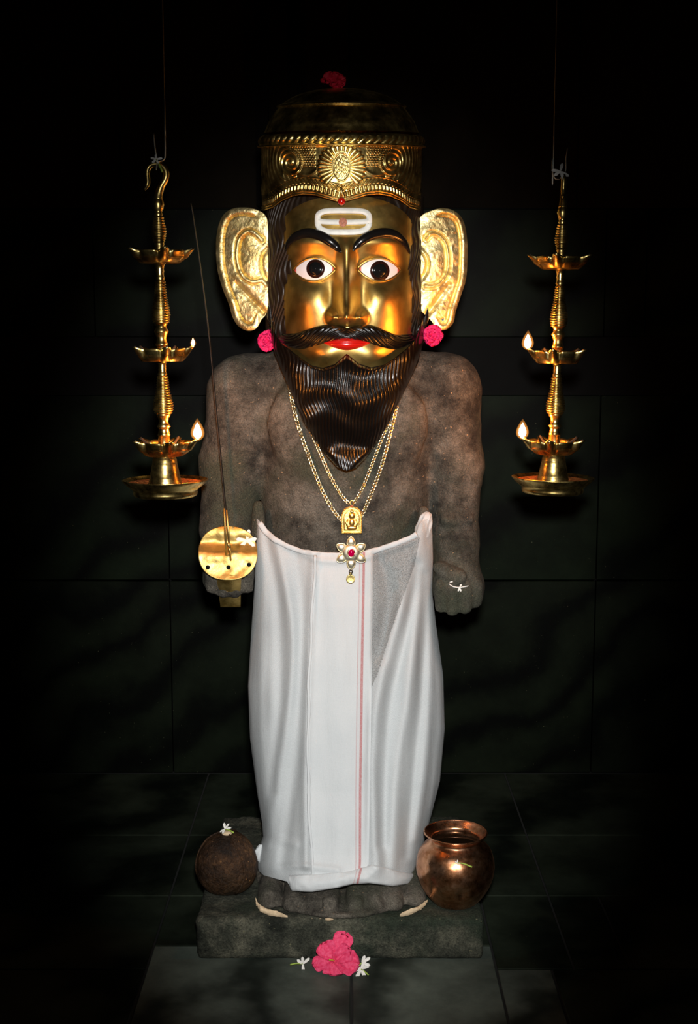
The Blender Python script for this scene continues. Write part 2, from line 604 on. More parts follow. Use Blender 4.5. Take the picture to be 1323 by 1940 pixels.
# floor bed and slabs
Yf1 = float(PZ(661, 1836, 0.0)[1])
Yf2 = float(PZ(661, 1697, 0.0)[1])
floor = struct(MB().box((-2.2, -2.9, -0.08), (2.2, YW + 0.02, -0.004)).build('floor', M['bed'], smooth=False))
tag(floor, 'dark grey green marble slab floor in front of and around the plinth', 'floor')


def slab(x0, x1, y0, y1, mat):
    gp = 0.0022
    return MB().box((x0 + gp, y0 + gp, -0.0039), (x1 - gp, y1 - gp, 0.0), 0.0012).build('floor_slab', mat, floor, smooth=False)


xr = [-2.2, -1.05, -0.36, 0.004, 0.36, 1.05, 2.2]
XJ = 0.262
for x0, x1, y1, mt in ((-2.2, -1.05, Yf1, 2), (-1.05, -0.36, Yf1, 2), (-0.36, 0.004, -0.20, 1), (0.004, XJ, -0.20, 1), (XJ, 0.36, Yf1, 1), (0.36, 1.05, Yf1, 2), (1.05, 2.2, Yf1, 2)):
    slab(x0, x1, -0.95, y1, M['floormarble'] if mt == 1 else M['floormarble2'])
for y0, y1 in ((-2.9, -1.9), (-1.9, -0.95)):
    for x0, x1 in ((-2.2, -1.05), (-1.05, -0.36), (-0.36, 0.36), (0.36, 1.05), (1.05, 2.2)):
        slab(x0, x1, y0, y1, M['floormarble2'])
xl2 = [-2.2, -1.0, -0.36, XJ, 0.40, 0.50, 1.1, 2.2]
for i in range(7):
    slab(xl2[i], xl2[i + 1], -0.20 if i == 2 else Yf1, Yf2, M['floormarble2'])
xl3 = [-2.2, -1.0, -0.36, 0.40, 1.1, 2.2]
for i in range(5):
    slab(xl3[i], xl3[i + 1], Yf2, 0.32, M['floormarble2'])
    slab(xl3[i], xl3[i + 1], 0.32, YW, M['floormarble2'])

wall = struct(MB().box((-2.2, YW + 0.02, -0.08), (2.2, YW + 0.14, CEIL)).build('wall_back', M['band'], smooth=False))
tag(wall, 'dark green marble wall behind the statue with a black band', 'wall')


def panel(x0, x1, z0, z1, mat, th=0.02):
    gp = 0.0018
    return MB().box((x0 + gp, YW + 0.0201 - th, z0 + gp), (x1 - gp, YW + 0.0199, z1 - gp), 0.0015).build('wall_panel', mat, wall, smooth=False)


xw = float(P(1145, 600, YW)[0])
xs_u = [-2.2, -1.25, -0.62, 0.02, xw, xw + 0.1, 1.3, 2.2]
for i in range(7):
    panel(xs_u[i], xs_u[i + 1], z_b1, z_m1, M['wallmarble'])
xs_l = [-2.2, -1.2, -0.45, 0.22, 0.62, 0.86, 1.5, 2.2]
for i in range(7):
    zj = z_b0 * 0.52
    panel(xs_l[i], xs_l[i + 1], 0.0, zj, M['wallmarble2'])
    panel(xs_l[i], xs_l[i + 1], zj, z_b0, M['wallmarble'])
for i in range(8):
    panel(-2.2 + i * 0.55, -1.65 + i * 0.55, z_m1, CEIL, M['darkwall'], 0.012)
ceil = struct(MB().box((-2.2, -2.9, CEIL), (2.2, YW + 0.14, CEIL + 0.1)).build('ceiling', M['darkwall'], smooth=False))
tag(ceil, 'dark sooty ceiling above the hanging lamps', 'ceiling')
# two dark posts against the wall above the crown
for i, (p0, p1) in enumerate(((484, 507), (563, 580))):
    x0, x1 = float(P(p0, 150, YW - 0.04)[0]), float(P(p1, 150, YW - 0.04)[0])
    t = MB().box((x0, YW - 0.045, z_m1), (x1, YW + 0.008, CEIL - 0.0005), 0.004).build('trim_%d' % (i + 1), M['wood'], smooth=False)
    struct(t)
    tag(t, ['wider black upright post on the wall behind the crown', 'narrower black upright post on the wall behind the crown'][i], 'post')

# ================================================================== PLINTH
PT = 0.077                                   # top of the plinth
YPF = -0.25
xp0, xp1 = float(P(372, 1780, YPF)[0]), float(P(917, 1780, YPF)[0])


def rough_block(x0, x1, y0, y1, z0, z1, nx, ny, nz, bev, amp, seed):
    """subdivided block with worn, uneven faces"""
    r = np.random.default_rng(seed)
    V, Fc = [], []
    key = {}

    def vid(i, j, k):
        if (i, j, k) in key: return key[(i, j, k)]
        p = np.array([x0 + (x1 - x0) * i / nx, y0 + (y1 - y0) * j / ny, z0 + (z1 - z0) * k / nz])
        c = np.array([(x0 + x1) / 2, (y0 + y1) / 2, (z0 + z1) / 2]); h = np.array([x1 - x0, y1 - y0, z1 - z0]) / 2
        q = p - c
        inner = np.clip(q, -(h - bev), h - bev)
        d = q - inner
        L = np.linalg.norm(d)
        if L > 1e-9: q = inner + d / L * bev
        n = (vnoise(np.array(p[0] * 30 + p[1] * 7), np.array(p[2] * 30 + p[1] * 21), seed) - 0.5) * 2 + (r.random() - 0.5) * 0.5
        nrm = d / (L + 1e-9)
        q = q + nrm * amp * n
        if k == 0: q[2] = z0 - c[2]
        key[(i, j, k)] = len(V)
        V.append(c + q)
        return key[(i, j, k)]
    for i in range(nx):
        for j in range(ny):
            Fc.append((vid(i, j, nz), vid(i + 1, j, nz), vid(i + 1, j + 1, nz), vid(i, j + 1, nz)))
            Fc.append((vid(i, j, 0), vid(i, j + 1, 0), vid(i + 1, j + 1, 0), vid(i + 1, j, 0)))
    for i in range(nx):
        for k in range(nz):
            Fc.append((vid(i, 0, k), vid(i + 1, 0, k), vid(i + 1, 0, k + 1), vid(i, 0, k + 1)))
            Fc.append((vid(i, ny, k), vid(i, ny, k + 1), vid(i + 1, ny, k + 1), vid(i + 1, ny, k)))
    for j in range(ny):
        for k in range(nz):
            Fc.append((vid(0, j, k), vid(0, j, k + 1), vid(0, j + 1, k + 1), vid(0, j + 1, k)))
            Fc.append((vid(nx, j, k), vid(nx, j + 1, k), vid(nx, j + 1, k + 1), vid(nx, j, k + 1)))
    return V, Fc


V_, F_ = rough_block(xp0, xp1, YPF, 0.24, 0.0, PT, 90, 50, 16, 0.010, 0.0022, 3)
tag(obj('stone_plinth', V_, F_, M['plinth']), 'low mossy dark stone slab under the statue feet', 'plinth')

# ================================================================== STATUE BODY
hx = 0.0052
gx = np.arange(-0.315, 0.316, hx); gy = np.arange(-0.285, 0.175, hx); gz = np.arange(PT - 0.012, 1.30, hx)
GX, GY, GZ = np.meshgrid(gx.astype(np.float32), gy.astype(np.float32), gz.astype(np.float32), indexing='ij')
VOL = np.full(GX.shape, 0.15, np.float32)


def _sub(lo, hi, pad=0.05):
    s = []
    for a, l, h in ((gx, lo[0], hi[0]), (gy, lo[1], hi[1]), (gz, lo[2], hi[2])):
        i0 = max(0, int(np.searchsorted(a, l - pad)) - 1); i1 = min(len(a), int(np.searchsorted(a, h + pad)) + 1)
        s.append(slice(i0, i1))
    return tuple(s)


def smin(a, b, k):
    if k <= 0: return np.minimum(a, b)
    h = np.clip(0.5 + 0.5 * (b - a) / k, 0, 1)
    return b * (1 - h) + a * h - k * h * (1 - h)


def put(sl, d, k, sub=False):
    VOL[sl] = smin(VOL[sl], d, k) if not sub else -smin(-VOL[sl], d, k)


def cap(a, b, ra, rb, k=0.02, sub=False):
    """tapered capsule between (px,py,Y) points, radii in photo px (about mm)"""
    A, B = P(*a), P(*b); ra, rb = ra * 0.00098, rb * 0.00098
    rm = max(ra, rb)
    sl = _sub(np.minimum(A, B) - rm, np.maximum(A, B) + rm)
    x, y, z = GX[sl], GY[sl], GZ[sl]
    ab = B - A
    t = np.clip(((x - A[0]) * ab[0] + (y - A[1]) * ab[1] + (z - A[2]) * ab[2]) / (ab @ ab), 0, 1)
    d = np.sqrt((x - A[0] - t * ab[0]) ** 2 + (y - A[1] - t * ab[1]) ** 2 + (z - A[2] - t * ab[2]) ** 2) - (ra + (rb - ra) * t)
    put(sl, d, k, sub)


def ell(c, r, k=0.02, sub=False):
    C = P(*c); r = np.array(r) * 0.00098
    sl = _sub(C - r, C + r)
    x, y, z = GX[sl] - C[0], GY[sl] - C[1], GZ[sl] - C[2]
    k0 = np.sqrt((x / r[0]) ** 2 + (y / r[1]) ** 2 + (z / r[2]) ** 2)
    k1 = np.sqrt((x / r[0] ** 2) ** 2 + (y / r[1] ** 2) ** 2 + (z / r[2] ** 2) ** 2) + 1e-6
    put(sl, k0 * (k0 - 1) / k1, k, sub)


# torso
ell((655, 800, 0.01), (172, 108, 190), 0.03)
ell((655, 970, 0.0), (158, 102, 180), 0.04)
ell((655, 870, 0.0), (160, 106, 190), 0.04)
ell((655, 1090, 0.0), (150, 104, 130), 0.03)
cap((470, 738, 0.02), (838, 734, 0.02), 68, 68, 0.04)
cap((655, 700, 0.02), (655, 560, 0.02), 78, 72, 0.03)          # neck
ell((655, 500, 0.03), (100, 95, 120), 0.02)                    # head inside the mask
ell((592, 806, -0.072), (84, 32, 92), 0.012)                   # chest
ell((727, 806, -0.072), (84, 32, 88), 0.012)
# arms
cap((455, 742, 0.0), (440, 880, -0.005), 60, 60, 0.03)
cap((440, 880, -0.005), (430, 1000, -0.03), 60, 50, 0.02)
cap((430, 1000, -0.03), (432, 1085, -0.05), 47, 42, 0.02)
cap((852, 742, 0.0), (864, 880, -0.005), 58, 51, 0.03)
cap((864, 880, -0.005), (864, 1030, -0.02), 51, 42, 0.02)
cap((864, 1030, -0.02), (866, 1085, -0.045), 42, 44, 0.02)
# gaps between arms and body
cap((500, 860, -0.14), (492, 1010, -0.14), 9, 11, 0.012, sub=True)
cap((812, 850, -0.14), (812, 1040, -0.14), 8, 8, 0.012, sub=True)
# armlets and bracelets
for (a, b) in (((405, 860, -0.05), (480, 855, -0.052)), ((835, 858, -0.045), (895, 862, -0.045)), ((842, 985, -0.055), (892, 985, -0.055))):
    cap(a, b, 7, 7, 0.012)
# right fist, fingers folded under a rounded boss
cap((836, 1112, -0.090), (836, 1148, -0.086), 13, 13, 0.003)
cap((858, 1116, -0.098), (858, 1153, -0.094), 13, 13, 0.003)
cap((881, 1116, -0.096), (881, 1151, -0.092), 13, 13, 0.003)
cap((902, 1110, -0.084), (902, 1140, -0.080), 12, 12, 0.003)
cap((848, 1070, -0.115), (898, 1074, -0.115), 8, 8, 0.010, sub=True)
ell((868, 1110, -0.05), (52, 48, 48), 0.015)
cap((832, 1075, -0.075), (868, 1094, -0.100), 13, 17, 0.004)   # thumb
# left fist behind the sword guard
ell((430, 1092, -0.05), (46, 44, 40), 0.015)
for i, (x, y) in enumerate(((468, 1112), (446, 1120), (424, 1120), (402, 1112))):
    cap((x, y - 40, -0.09), (x, y, -0.085), 14, 13, 0.008)
# stone pegs at the hips that carry the cloth
cap((489, 958, -0.075), (490, 1010, -0.075), 11, 15, 0.012)
cap((803, 968, -0.075), (803, 1015, -0.075), 11, 15, 0.012)
# legs
cap((588, 1120, 0.0), (585, 1400, 0.0), 82, 66, 0.03)
cap((585, 1400, 0.0), (587, 1660, 0.01), 66, 50, 0.03)
cap((722, 1120, 0.0), (716, 1400, 0.0), 82, 66, 0.03)
cap((716, 1400, 0.0), (712, 1660, 0.01), 66, 50, 0.03)
# feet: insteps, toes and a rounded footing
cap((578, 1610, 0.0), (572, 1668, -0.10), 52, 40, 0.02)
cap((722, 1610, 0.0), (728, 1668, -0.10), 52, 40, 0.02)
for x, y, r, yy in ((511, 1709, 26, -0.190), (556, 1714, 22, -0.212), (590, 1716, 18, -0.222), (625, 1717, 20, -0.226),
                    (675, 1717, 20, -0.226), (711, 1715, 18, -0.222), (746, 1711, 20, -0.210), (785, 1704, 25, -0.185)):
    cap((x + (650 - x) * 0.04, y - 42, yy + 0.07), (x, y, yy), r - 2.0, r - 1.5, 0.0015)
for x, r in ((533, 5), (573.5, 4.5), (608, 4.5), (650, 8), (693, 4.5), (729, 4.5), (766, 5)):
    cap((x + (650 - x) * 0.04, 1676, -0.195), (x, 1722, -0.238), r, r, 0.003, sub=True)
C0 = np.array([float(P(648, 1700, -0.06)[0]), -0.06, PT])
sl = _sub(C0 - (0.19, 0.22, 0.03), C0 + (0.19, 0.22, 0.04))
xx, yy_, zz = GX[sl] - C0[0], GY[sl] - C0[1], GZ[sl] - C0[2]
kk = np.sqrt((xx / 0.166) ** 2 + (yy_ / 0.196) ** 2)
dd = np.maximum((kk - 1) * 0.16, np.abs(zz - 0.005) - 0.005)
put(sl, dd, 0.004)
# weathering
nz3 = (np.sin(GX * 61 + 3 * np.sin(GZ * 37)) * np.sin(GZ * 53 + 2 * np.sin(GY * 41)) + 0.6 * np.sin(GX * 140 + GZ * 90) * np.sin(GZ * 127 - GX * 60)) * 0.0011
VOL += nz3.astype(np.float32)
VOL = np.maximum(VOL, (PT + 0.0006) - GZ)


def surface_nets(vol, org, h):
    nx, ny, nz = vol.shape
    s = vol < 0
    cs = (nx - 1, ny - 1, nz - 1)
    cnt = np.zeros(cs, np.int16)
    acc = np.zeros(cs + (3,), np.float32)

    def crn(a, c): return a[c[0]:c[0] + nx - 1, c[1]:c[1] + ny - 1, c[2]:c[2] + nz - 1]
    cor = [(i, j, k) for i in (0, 1) for j in (0, 1) for k in (0, 1)]
    for a in cor:
        for ax in range(3):
            if a[ax]: continue
            b = list(a); b[ax] = 1
            m = crn(s, a) != crn(s, b)
            I = np.nonzero(m)
            va, vb = crn(vol, a)[I], crn(vol, b)[I]
            t = va / (va - vb)
            pt = np.tile(np.array(a, np.float32), (len(t), 1)); pt[:, ax] = t
            acc[I] += pt
            cnt[I] += 1
    I = np.nonzero(cnt)
    idx = np.full(cs, -1, np.int64)
    idx[I] = np.arange(len(I[0]))
    V = (np.stack(I, 1) + acc[I] / cnt[I][:, None]) * h + np.asarray(org)
    Fs = []
    for ax in range(3):
        u, w_ = [(1, 2), (2, 0), (0, 1)][ax]
        d = [0, 0, 0]; d[ax] = 1
        A = s[tuple(slice(0, n - q) for n, q in zip(s.shape, d))]
        B = s[tuple(slice(q, n) for n, q in zip(s.shape, d))]
        E = np.nonzero(A != B)
        E = np.stack(E, 1)
        ok = (E[:, u] > 0) & (E[:, w_] > 0) & (E[:, u] < cs[u]) & (E[:, w_] < cs[w_])
        E = E[ok]
        flip = A[tuple(E.T)]
        q = []
        for du, dw in ((0, 0), (-1, 0), (-1, -1), (0, -1)):
            e = E.copy(); e[:, u] += du; e[:, w_] += dw
            q.append(idx[tuple(e.T)])
        q = np.stack(q, 1)
        q[flip] = q[flip][:, ::-1]
        Fs.append(q)
    Fc = np.concatenate(Fs)
    return V, Fc[(Fc >= 0).all(1)]


Vb, Fb = surface_nets(VOL, (gx[0], gy[0], gz[0]), hx)
statue = empty('statue', (C0[0], 0.0, PT), 'weathered dark stone statue of a standing figure, bare chested with feet on the slab', 'statue')
obj('body', Vb, Fb, M['stone'], statue)


def bodyY(px, py, default=-0.05):
    """front surface depth of the statue body on the line of sight of a photo pixel"""
    Y = np.linspace(-0.28, 0.1, 500)
    p = P(px, py, Y)
    i = [np.clip(((p[:, a] - [gx[0], gy[0], gz[0]][a]) / hx).round().astype(int), 0, VOL.shape[a] - 1) for a in range(3)]
    v = VOL[i[0], i[1], i[2]]
    k = np.nonzero(v < 0.001)[0]
    return float(Y[k[0]]) if len(k) else default


# crumbling plaster along the footing
def ribbon_on(path, wid, mat, name, parent, th=0.003, seed=1):
    r = np.random.default_rng(seed)
    pts = cr(path, 26)
    mb = MB()
    L = []
    for i, (x, y) in enumerate(pts):
        ww = wid * (0.35 + 1.1 * float(vnoise(np.array(i * 0.42), np.array(0.5), seed)) + 0.15 * r.random()) * min(1, 0.35 + 4 * min(i, 25 - i) / 25)
        yb = bodyY(x, y, -0.24)
        for dy, e in ((-ww, 0.001), (-ww * 0.4, th), (ww * 0.4, th), (ww, 0.0)):
            L.append(P(x + (r.random() - .5) * 1.0, y + dy, min(bodyY(x, y + dy, yb), yb + 0.004) - e))
    return obj(name, L, grid_faces(26, 4), mat, parent)


ribbon_on([(484, 1700), (487, 1713), (496, 1722), (515, 1730), (545, 1737)], 6, M['plaster'], 'plaster_patch', statue, seed=2)['label'] = 'pale crumbling plaster at the footing edge'
ribbon_on([(565, 1740), (590, 1741.5), (615, 1742), (632, 1742)], 3.0, M['plaster'], 'plaster_patch', statue, seed=3)
ribbon_on([(758, 1734), (776, 1728), (797, 1719), (811, 1706)], 5.5, M['plaster'], 'plaster_patch', statue, seed=4)

# ================================================================== BRASS MASK
MXC = 657.0
mask = empty('brass_mask', P(657, 700, -0.03), 'polished brass face mask with black moustache and full beard', 'mask')


def faceBase(px, py):
    a = np.clip(np.abs((px - MXC) / 132.0), 0, 0.9995)
    Y = -0.035 - 0.112 * (1 - a ** 2.6) ** 0.5
    t = (py - 370) / 340.0
    Y = Y + 0.026 * np.clip((0.30 - t) / 0.30, 0, 1.2) ** 2
    return Y


def ga(px, py, cx, cy, rx, ry): return np.exp(-((px - cx) / rx) ** 2 - ((py - cy) / ry) ** 2)


def faceY(px, py):
    px = np.asarray(px, float); py = np.asarray(py, float)
    Y = faceBase(px, py)
    for cx, cy in ((595, 510), (719, 511)):
        Y = Y + 0.016 * ga(px, py, cx, cy, 50, 28)
        Y = Y - 0.007 * ga(px, py, cx + (cx - 657) * 0.05, 458, 55, 13)
    s = np.clip((py - 450) / 150.0, 0, 1.1)
    wd = 12.5 + 4.5 * s ** 1.3
    hgt = 0.012 + 0.050 * s ** 1.1
    env = sst(440, 475, py) * (1 - sst(603, 620, py))
    Y = Y - hgt * np.exp(-np.abs((px - 657) / wd) ** 2.3) * env
    Y = Y - 0.012 * ga(px, py, 657, 597, 15, 13)
    for cx in (631, 684):
        Y = Y - 0.030 * ga(px, py, cx, 601, 9.5, 11)
        Y = Y + 0.005 * ga(px, py, 657 + (cx - 657) * 0.58, 598, 4.0, 12)
        Y = Y + 0.007 * ga(px, py, cx + (cx - 657) * 0.15, 555, 14, 30)
    for cx in (582, 732):
        Y = Y - 0.012 * ga(px, py, cx, 572, 42, 40)
    Y = Y - 0.016 * ga(px, py, 657, 652, 75, 34)
    for cx in (613, 706):
        Y = Y - 0.010 * ga(px, py, cx, 674, 34, 22)
    return Y


def hwF(py):
    q = np.clip((448 - py) / 78.0, 0, 1)
    return 129.5 * np.maximum(1 - q ** 2.2, 0.001) ** (1 / 2.2) * (1 - 0.32 * sst(635, 712, py))


npx, npy = 190, 230
pyv = np.linspace(371, 712, npy)
su = np.linspace(-1, 1, npx)
su = np.sin(su * np.pi / 2) * 0.55 + su * 0.45
PX = MXC + su[:, None] * hwF(pyv)[None, :]
PY = np.broadcast_to(pyv[None], PX.shape)
FY = faceY(PX, PY)
face = obj('face', P(PX, PY, FY), grid_faces(npx, npy), M['face'], mask)

# side and front hair under the crown
pyh = np.linspace(372, 650, 180); th = np.linspace(-1, 1, 260)
HX = MXC - 4 + 150 * np.sin(th * np.pi / 2)[:, None] + 0 * pyh[None]
HY = np.broadcast_to(pyh[None], HX.shape)
HD = -0.012 - 0.116 * np.cos(th * np.pi / 2)[:, None] ** 0.8 + 0.024 * np.clip((480 - HY) / 100, 0, 1.1) ** 2
rid = 0.0016 * np.sin(th[:, None] * 110 + 5 * np.sin(HY / 16 + th[:, None] * 9) + 0.12 * HY)
obj('hair', P(HX, HY, HD + rid), grid_faces(260, 180), M['sidehair'], mask)

# eyebrows
for pts in ([(541, 474, 3), (548, 459, 6), (562, 448, 8.5), (583, 442, 9.5), (607, 447, 9.5), (628, 459, 8.5), (640, 470, 6.5), (647, 478, 2)],
            [(669, 475, 2), (676, 465, 6.5), (690, 453, 8.5), (711, 444, 9.5), (735, 442, 9.5), (754, 449, 8.5), (768, 462, 6.5), (777, 480, 2.5)]):
    c = cr(pts, 60)
    pw = P(c[:, 0], c[:, 1], faceY(c[:, 0], c[:, 1]) - 0.0015)
    MB().tube(pw, c[:, 2] * 0.00095, 14, 0.75).build('eyebrow', M['black'], mask)

# eyes
for (x0, x1, cy, ut, ub, ix, iy, ir) in ((558, 633, 511, 21, 20, 598, 509, 17.5), (681, 757, 511, 20, 20, 720, 513, 18.5)):
    cx, hw_ = (x0 + x1) / 2, (x1 - x0) / 2
    u = np.linspace(-1, 1, 41); v = np.linspace(-1, 1, 21)
    U, Vv = np.meshgrid(u, v, indexing='ij')
    half = np.where(Vv > 0, ut, ub) * np.maximum(1 - np.abs(U) ** 1.9, 0) ** 0.85
    EX = cx + hw_ * U; EY = cy - Vv * half + 1.5 * U * (1 if cx < 657 else -1) * -1

    def eyeY(px, py, e=0.0):
        rr = np.clip(((px - cx) / hw_) ** 2 + ((py - cy) / 22) ** 2, 0, 1)
        return faceBase(px, py) + 0.005 - 0.010 * (1 - rr) - e
    eye = obj('eye', P(EX, EY, eyeY(EX, EY)), grid_faces(41, 21), M['eye'], mask, uv=np.stack([(U.ravel() + 1) / 2, (Vv.ravel() + 1) / 2], 1))
    for nm, rr_, e, mt in (('iris', ir, 0.0016, M['iris']), ('pupil', ir * 0.72, 0.0024, M['pupil'])):
        a = np.linspace(0, 2 * np.pi, 36, endpoint=False); q = np.linspace(0.02, 1, 7)
        DX = ix + rr_ * q[None] * np.cos(a)[:, None]; DYp = iy + rr_ * 1.03 * q[None] * np.sin(a)[:, None]
        edge = np.where(q[None] > 0.99, 0.0008, 0)
        obj(nm, P(DX, DYp, eyeY(DX, DYp, e) + edge), grid_faces(36, 7, cu=True), mt, eye)
    for sgn, nm in ((1, 'upper_eyelid'), (-1, 'lower_eyelid')):
        uu = np.linspace(-1.06, 1.06, 50)
        hh = (ut if sgn > 0 else ub) * np.maximum(1 - np.abs(uu / 1.06) ** 1.9, 0) ** 0.85
        ex = cx + hw_ * uu; ey = cy - sgn * (hh + 1.8) + 1.5 * uu * (1 if cx < 657 else -1) * -1
        MB().tube(P(ex, ey, np.minimum(eyeY(ex, ey), faceY(ex, ey)) - 0.0004), 0.0026 * np.clip(1.3 - np.abs(uu), 0.3, 1), 8).build(nm, M['face'], mask)

# forehead mark: rounded white ring with a middle bar and a faded dot
def strip(path, hwid, th, name, mat, parent, closed=False, n=90, yoff=0.001):
    c = cr(path + ([path[0], path[1], path[2]] if closed else []), n)
    T = np.gradient(c, axis=0); T /= np.linalg.norm(T, axis=1)[:, None]
    Nn = np.stack([-T[:, 1], T[:, 0]], 1)
    L = []
    for k, e in ((-1, 0.0), (-0.85, th), (0, th * 1.15), (0.85, th), (1, 0.0)):
        q = c + Nn * hwid * k
        L.append(P(q[:, 0], q[:, 1], faceY(q[:, 0], q[:, 1]) - yoff - e))
    V = np.stack(L, 1)
    return obj(name, V, grid_faces(n, 5), mat, parent)


rr = []
for t in np.linspace(0, 2 * np.pi, 40, endpoint=False):
    c_, s_ = math.cos(t), math.sin(t)
    rr.append((651 + 49 * math.copysign(abs(c_) ** 0.55, c_), 419.5 + 20.5 * math.copysign(abs(s_) ** 0.6, s_) - 2.2 * abs(c_) ** 2))
tl = strip(rr, 5.4, 0.0022, 'forehead_mark', M['tilak'], mask, closed=True, n=150)
strip([(603, 419), (620, 420.5), (651, 421), (680, 420.5), (699, 419)], 5.0, 0.0024, 'mark_bar', M['tilak'], tl, n=40)
a = np.linspace(0, 2 * np.pi, 24, endpoint=False); q = np.linspace(0.05, 1, 4)
DX = 650 + 8 * q[None] * np.cos(a)[:, None]; DYp = 421 + 8.5 * q[None] * np.sin(a)[:, None]
obj('mark_dot', P(DX, DYp, faceY(DX, DYp) - 0.0048 + 0.001 * (q[None] > 0.9)), grid_faces(24, 4, cu=True), M['tilakdot'], tl)

# lips
U, Vv = np.meshgrid(np.linspace(-1, 1, 61), np.linspace(-1, 1, 31), indexing='ij')
upb = 14.5 * np.maximum(1 - np.abs(U) ** 1.7, 0) - 2.0 * np.exp(-(U / 0.10) ** 2)
lob = 14.0 * np.maximum(1 - np.abs(U) ** 1.8, 0)
LX = 657.5 + 46 * U; LY = 650 - np.where(Vv > 0, upb, lob) * Vv - 0.6 * np.abs(U)
prof = (1 - np.abs(Vv) ** 2.5) * (1 - np.abs(U) ** 2.2) ** 0.7
LD = faceY(LX, LY) - 0.013 * prof + 0.0045 * np.exp(-((Vv - 0.02) / 0.10) ** 2) * (1 - U ** 2) + 0.0005
obj('lips', P(LX, LY, LD), grid_faces(61, 31), M['lips'], mask)

# moustache, two swept halves with strands
for pts in ([(660, 634, 11), (642, 632, 16), (616, 634, 18.5), (590, 641, 18.5), (565, 646, 16), (541, 640, 12), (523, 625, 9), (512, 603, 6), (510, 578, 1)],
            [(654, 634, 11), (675, 633, 16), (700, 634, 18.5), (725, 643, 17.5), (750, 648, 14.5), (775, 641, 11.5), (795, 626, 8.5), (807, 606, 5.5), (811, 584, 1)]):
    n, m = 170, 34
    c = cr(pts, n)
    T = np.gradient(c[:, :2], axis=0); T /= np.linalg.norm(T, axis=1)[:, None]
    Nn = np.stack([-T[:, 1], T[:, 0]], 1)
    if Nn[:, 1].mean() < 0: Nn = -Nn
    ww = np.linspace(-1, 1, m)
    MXp = c[:, None, 0] + Nn[:, None, 0] * c[:, None, 2] * ww[None]
    MYp = c[:, None, 1] + Nn[:, None, 1] * c[:, None, 2] * ww[None]
    s_ = np.linspace(0, 1, n)[:, None]
    base = faceY(c[:, 0], np.full(n, 637.0))[:, None]
    base = np.where(np.abs(c[:, 0] - MXC)[:, None] > 132, np.minimum(base, -0.062), base)
    k_ = np.ones(9) / 9
    bb = np.convolve(np.pad(base[:, 0], 4, mode='edge'), k_, mode='valid')[:, None]
    pr = np.sqrt(np.maximum(1 - ww[None] ** 2, 0))
    strands = 0.0013 * np.sin(2 * np.pi * (ww[None] * 2.6 - s_ * 17.0) + 0.8 * np.sin(s_ * 40)) * pr
    MD = bb - 0.002 - (0.013 * np.clip(c[:, None, 2] / 16, 0.1, 1)) * pr + strands + 0.004 * (1 - pr)
    obj('moustache_half', P(MXp, MYp, MD), grid_faces(n, m), M['hair'], mask)

# beard
bx = np.linspace(514, 803, 420)
T_ = np.interp(bx, [514, 522, 532, 552, 572, 590, 612, 634, 648, 657, 666, 680, 703, 728, 748, 768, 786, 803],
               [600, 632, 650, 664, 680, 692, 697, 690, 678, 670, 677, 689, 696, 691, 678, 662, 644, 600])
B_ = np.interp(bx, [514, 520, 530, 548, 575, 592, 610, 625, 640, 657, 674, 690, 705, 722, 738, 770, 793, 803],
               [640, 668, 694, 735, 798, 826, 852, 870, 886, 892, 887, 872, 852, 827, 798, 735, 686, 645])
nr = 200
v = np.linspace(0, 1, nr)
BX = np.broadcast_to(bx[:, None], (420, nr)).copy()
BY = T_[:, None] + (B_ - T_)[:, None] * v[None]
_rk = cr([(590, 147), (620, 147), (645, 144), (668, 138), (694, 129), (735, 111), (798, 84), (826, 66), (852, 48), (870, 33), (886, 18), (895, 8)], 300)
rowL = np.interp(BY, _rk[:, 0], _rk[:, 1])
aa = np.clip(np.abs(BX - 657) / (rowL + 2), 0, 0.999)
aa = aa ** (1 + 0.8 * sst(845, 870, BY))
_bk = cr([(590, -0.165), (630, -0.170), (660, -0.178), (690, -0.193), (720, -0.201), (760, -0.198), (800, -0.187), (828, -0.1755), (842, -0.1715), (852, -0.1735), (862, -0.1770), (872, -0.1795), (882, -0.1815), (890, -0.1830), (898, -0.183)], 300)
Yc = np.interp(BY, _bk[:, 0], _bk[:, 1])
Ys = np.interp(BY, [600, 660, 740, 850, 893], [-0.045, -0.06, -0.105, -0.135, -0.145])
BD = Ys + (Yc - Ys) * (1 - aa ** 2.4) ** 0.5
ph = 657 + (BX - 657) * (1 + 0.25 * sst(720, 860, BY)) + 3.2 * np.sin(BY / 21 + BX / 60) + 1.8 * np.sin(BY / 9.5 + BX / 37)
rel = np.abs(np.sin(np.pi * ph / 7.4))
BD = BD - 0.0036 * (1 - 0.60 * sst(842, 854, BY)) * rel ** 0.9 * sst(0, 0.05, v)[None] * (1 - 0.6 * aa ** 3) - 0.0014 * np.sin(BY / 9 + np.sin(BX / 23) * 2)
BD = BD + 0.006 * (1 - sst(0, 0.04, v))[None]
obj('beard', P(BX, BY, BD), grid_faces(420, nr), M['hair'], mask)

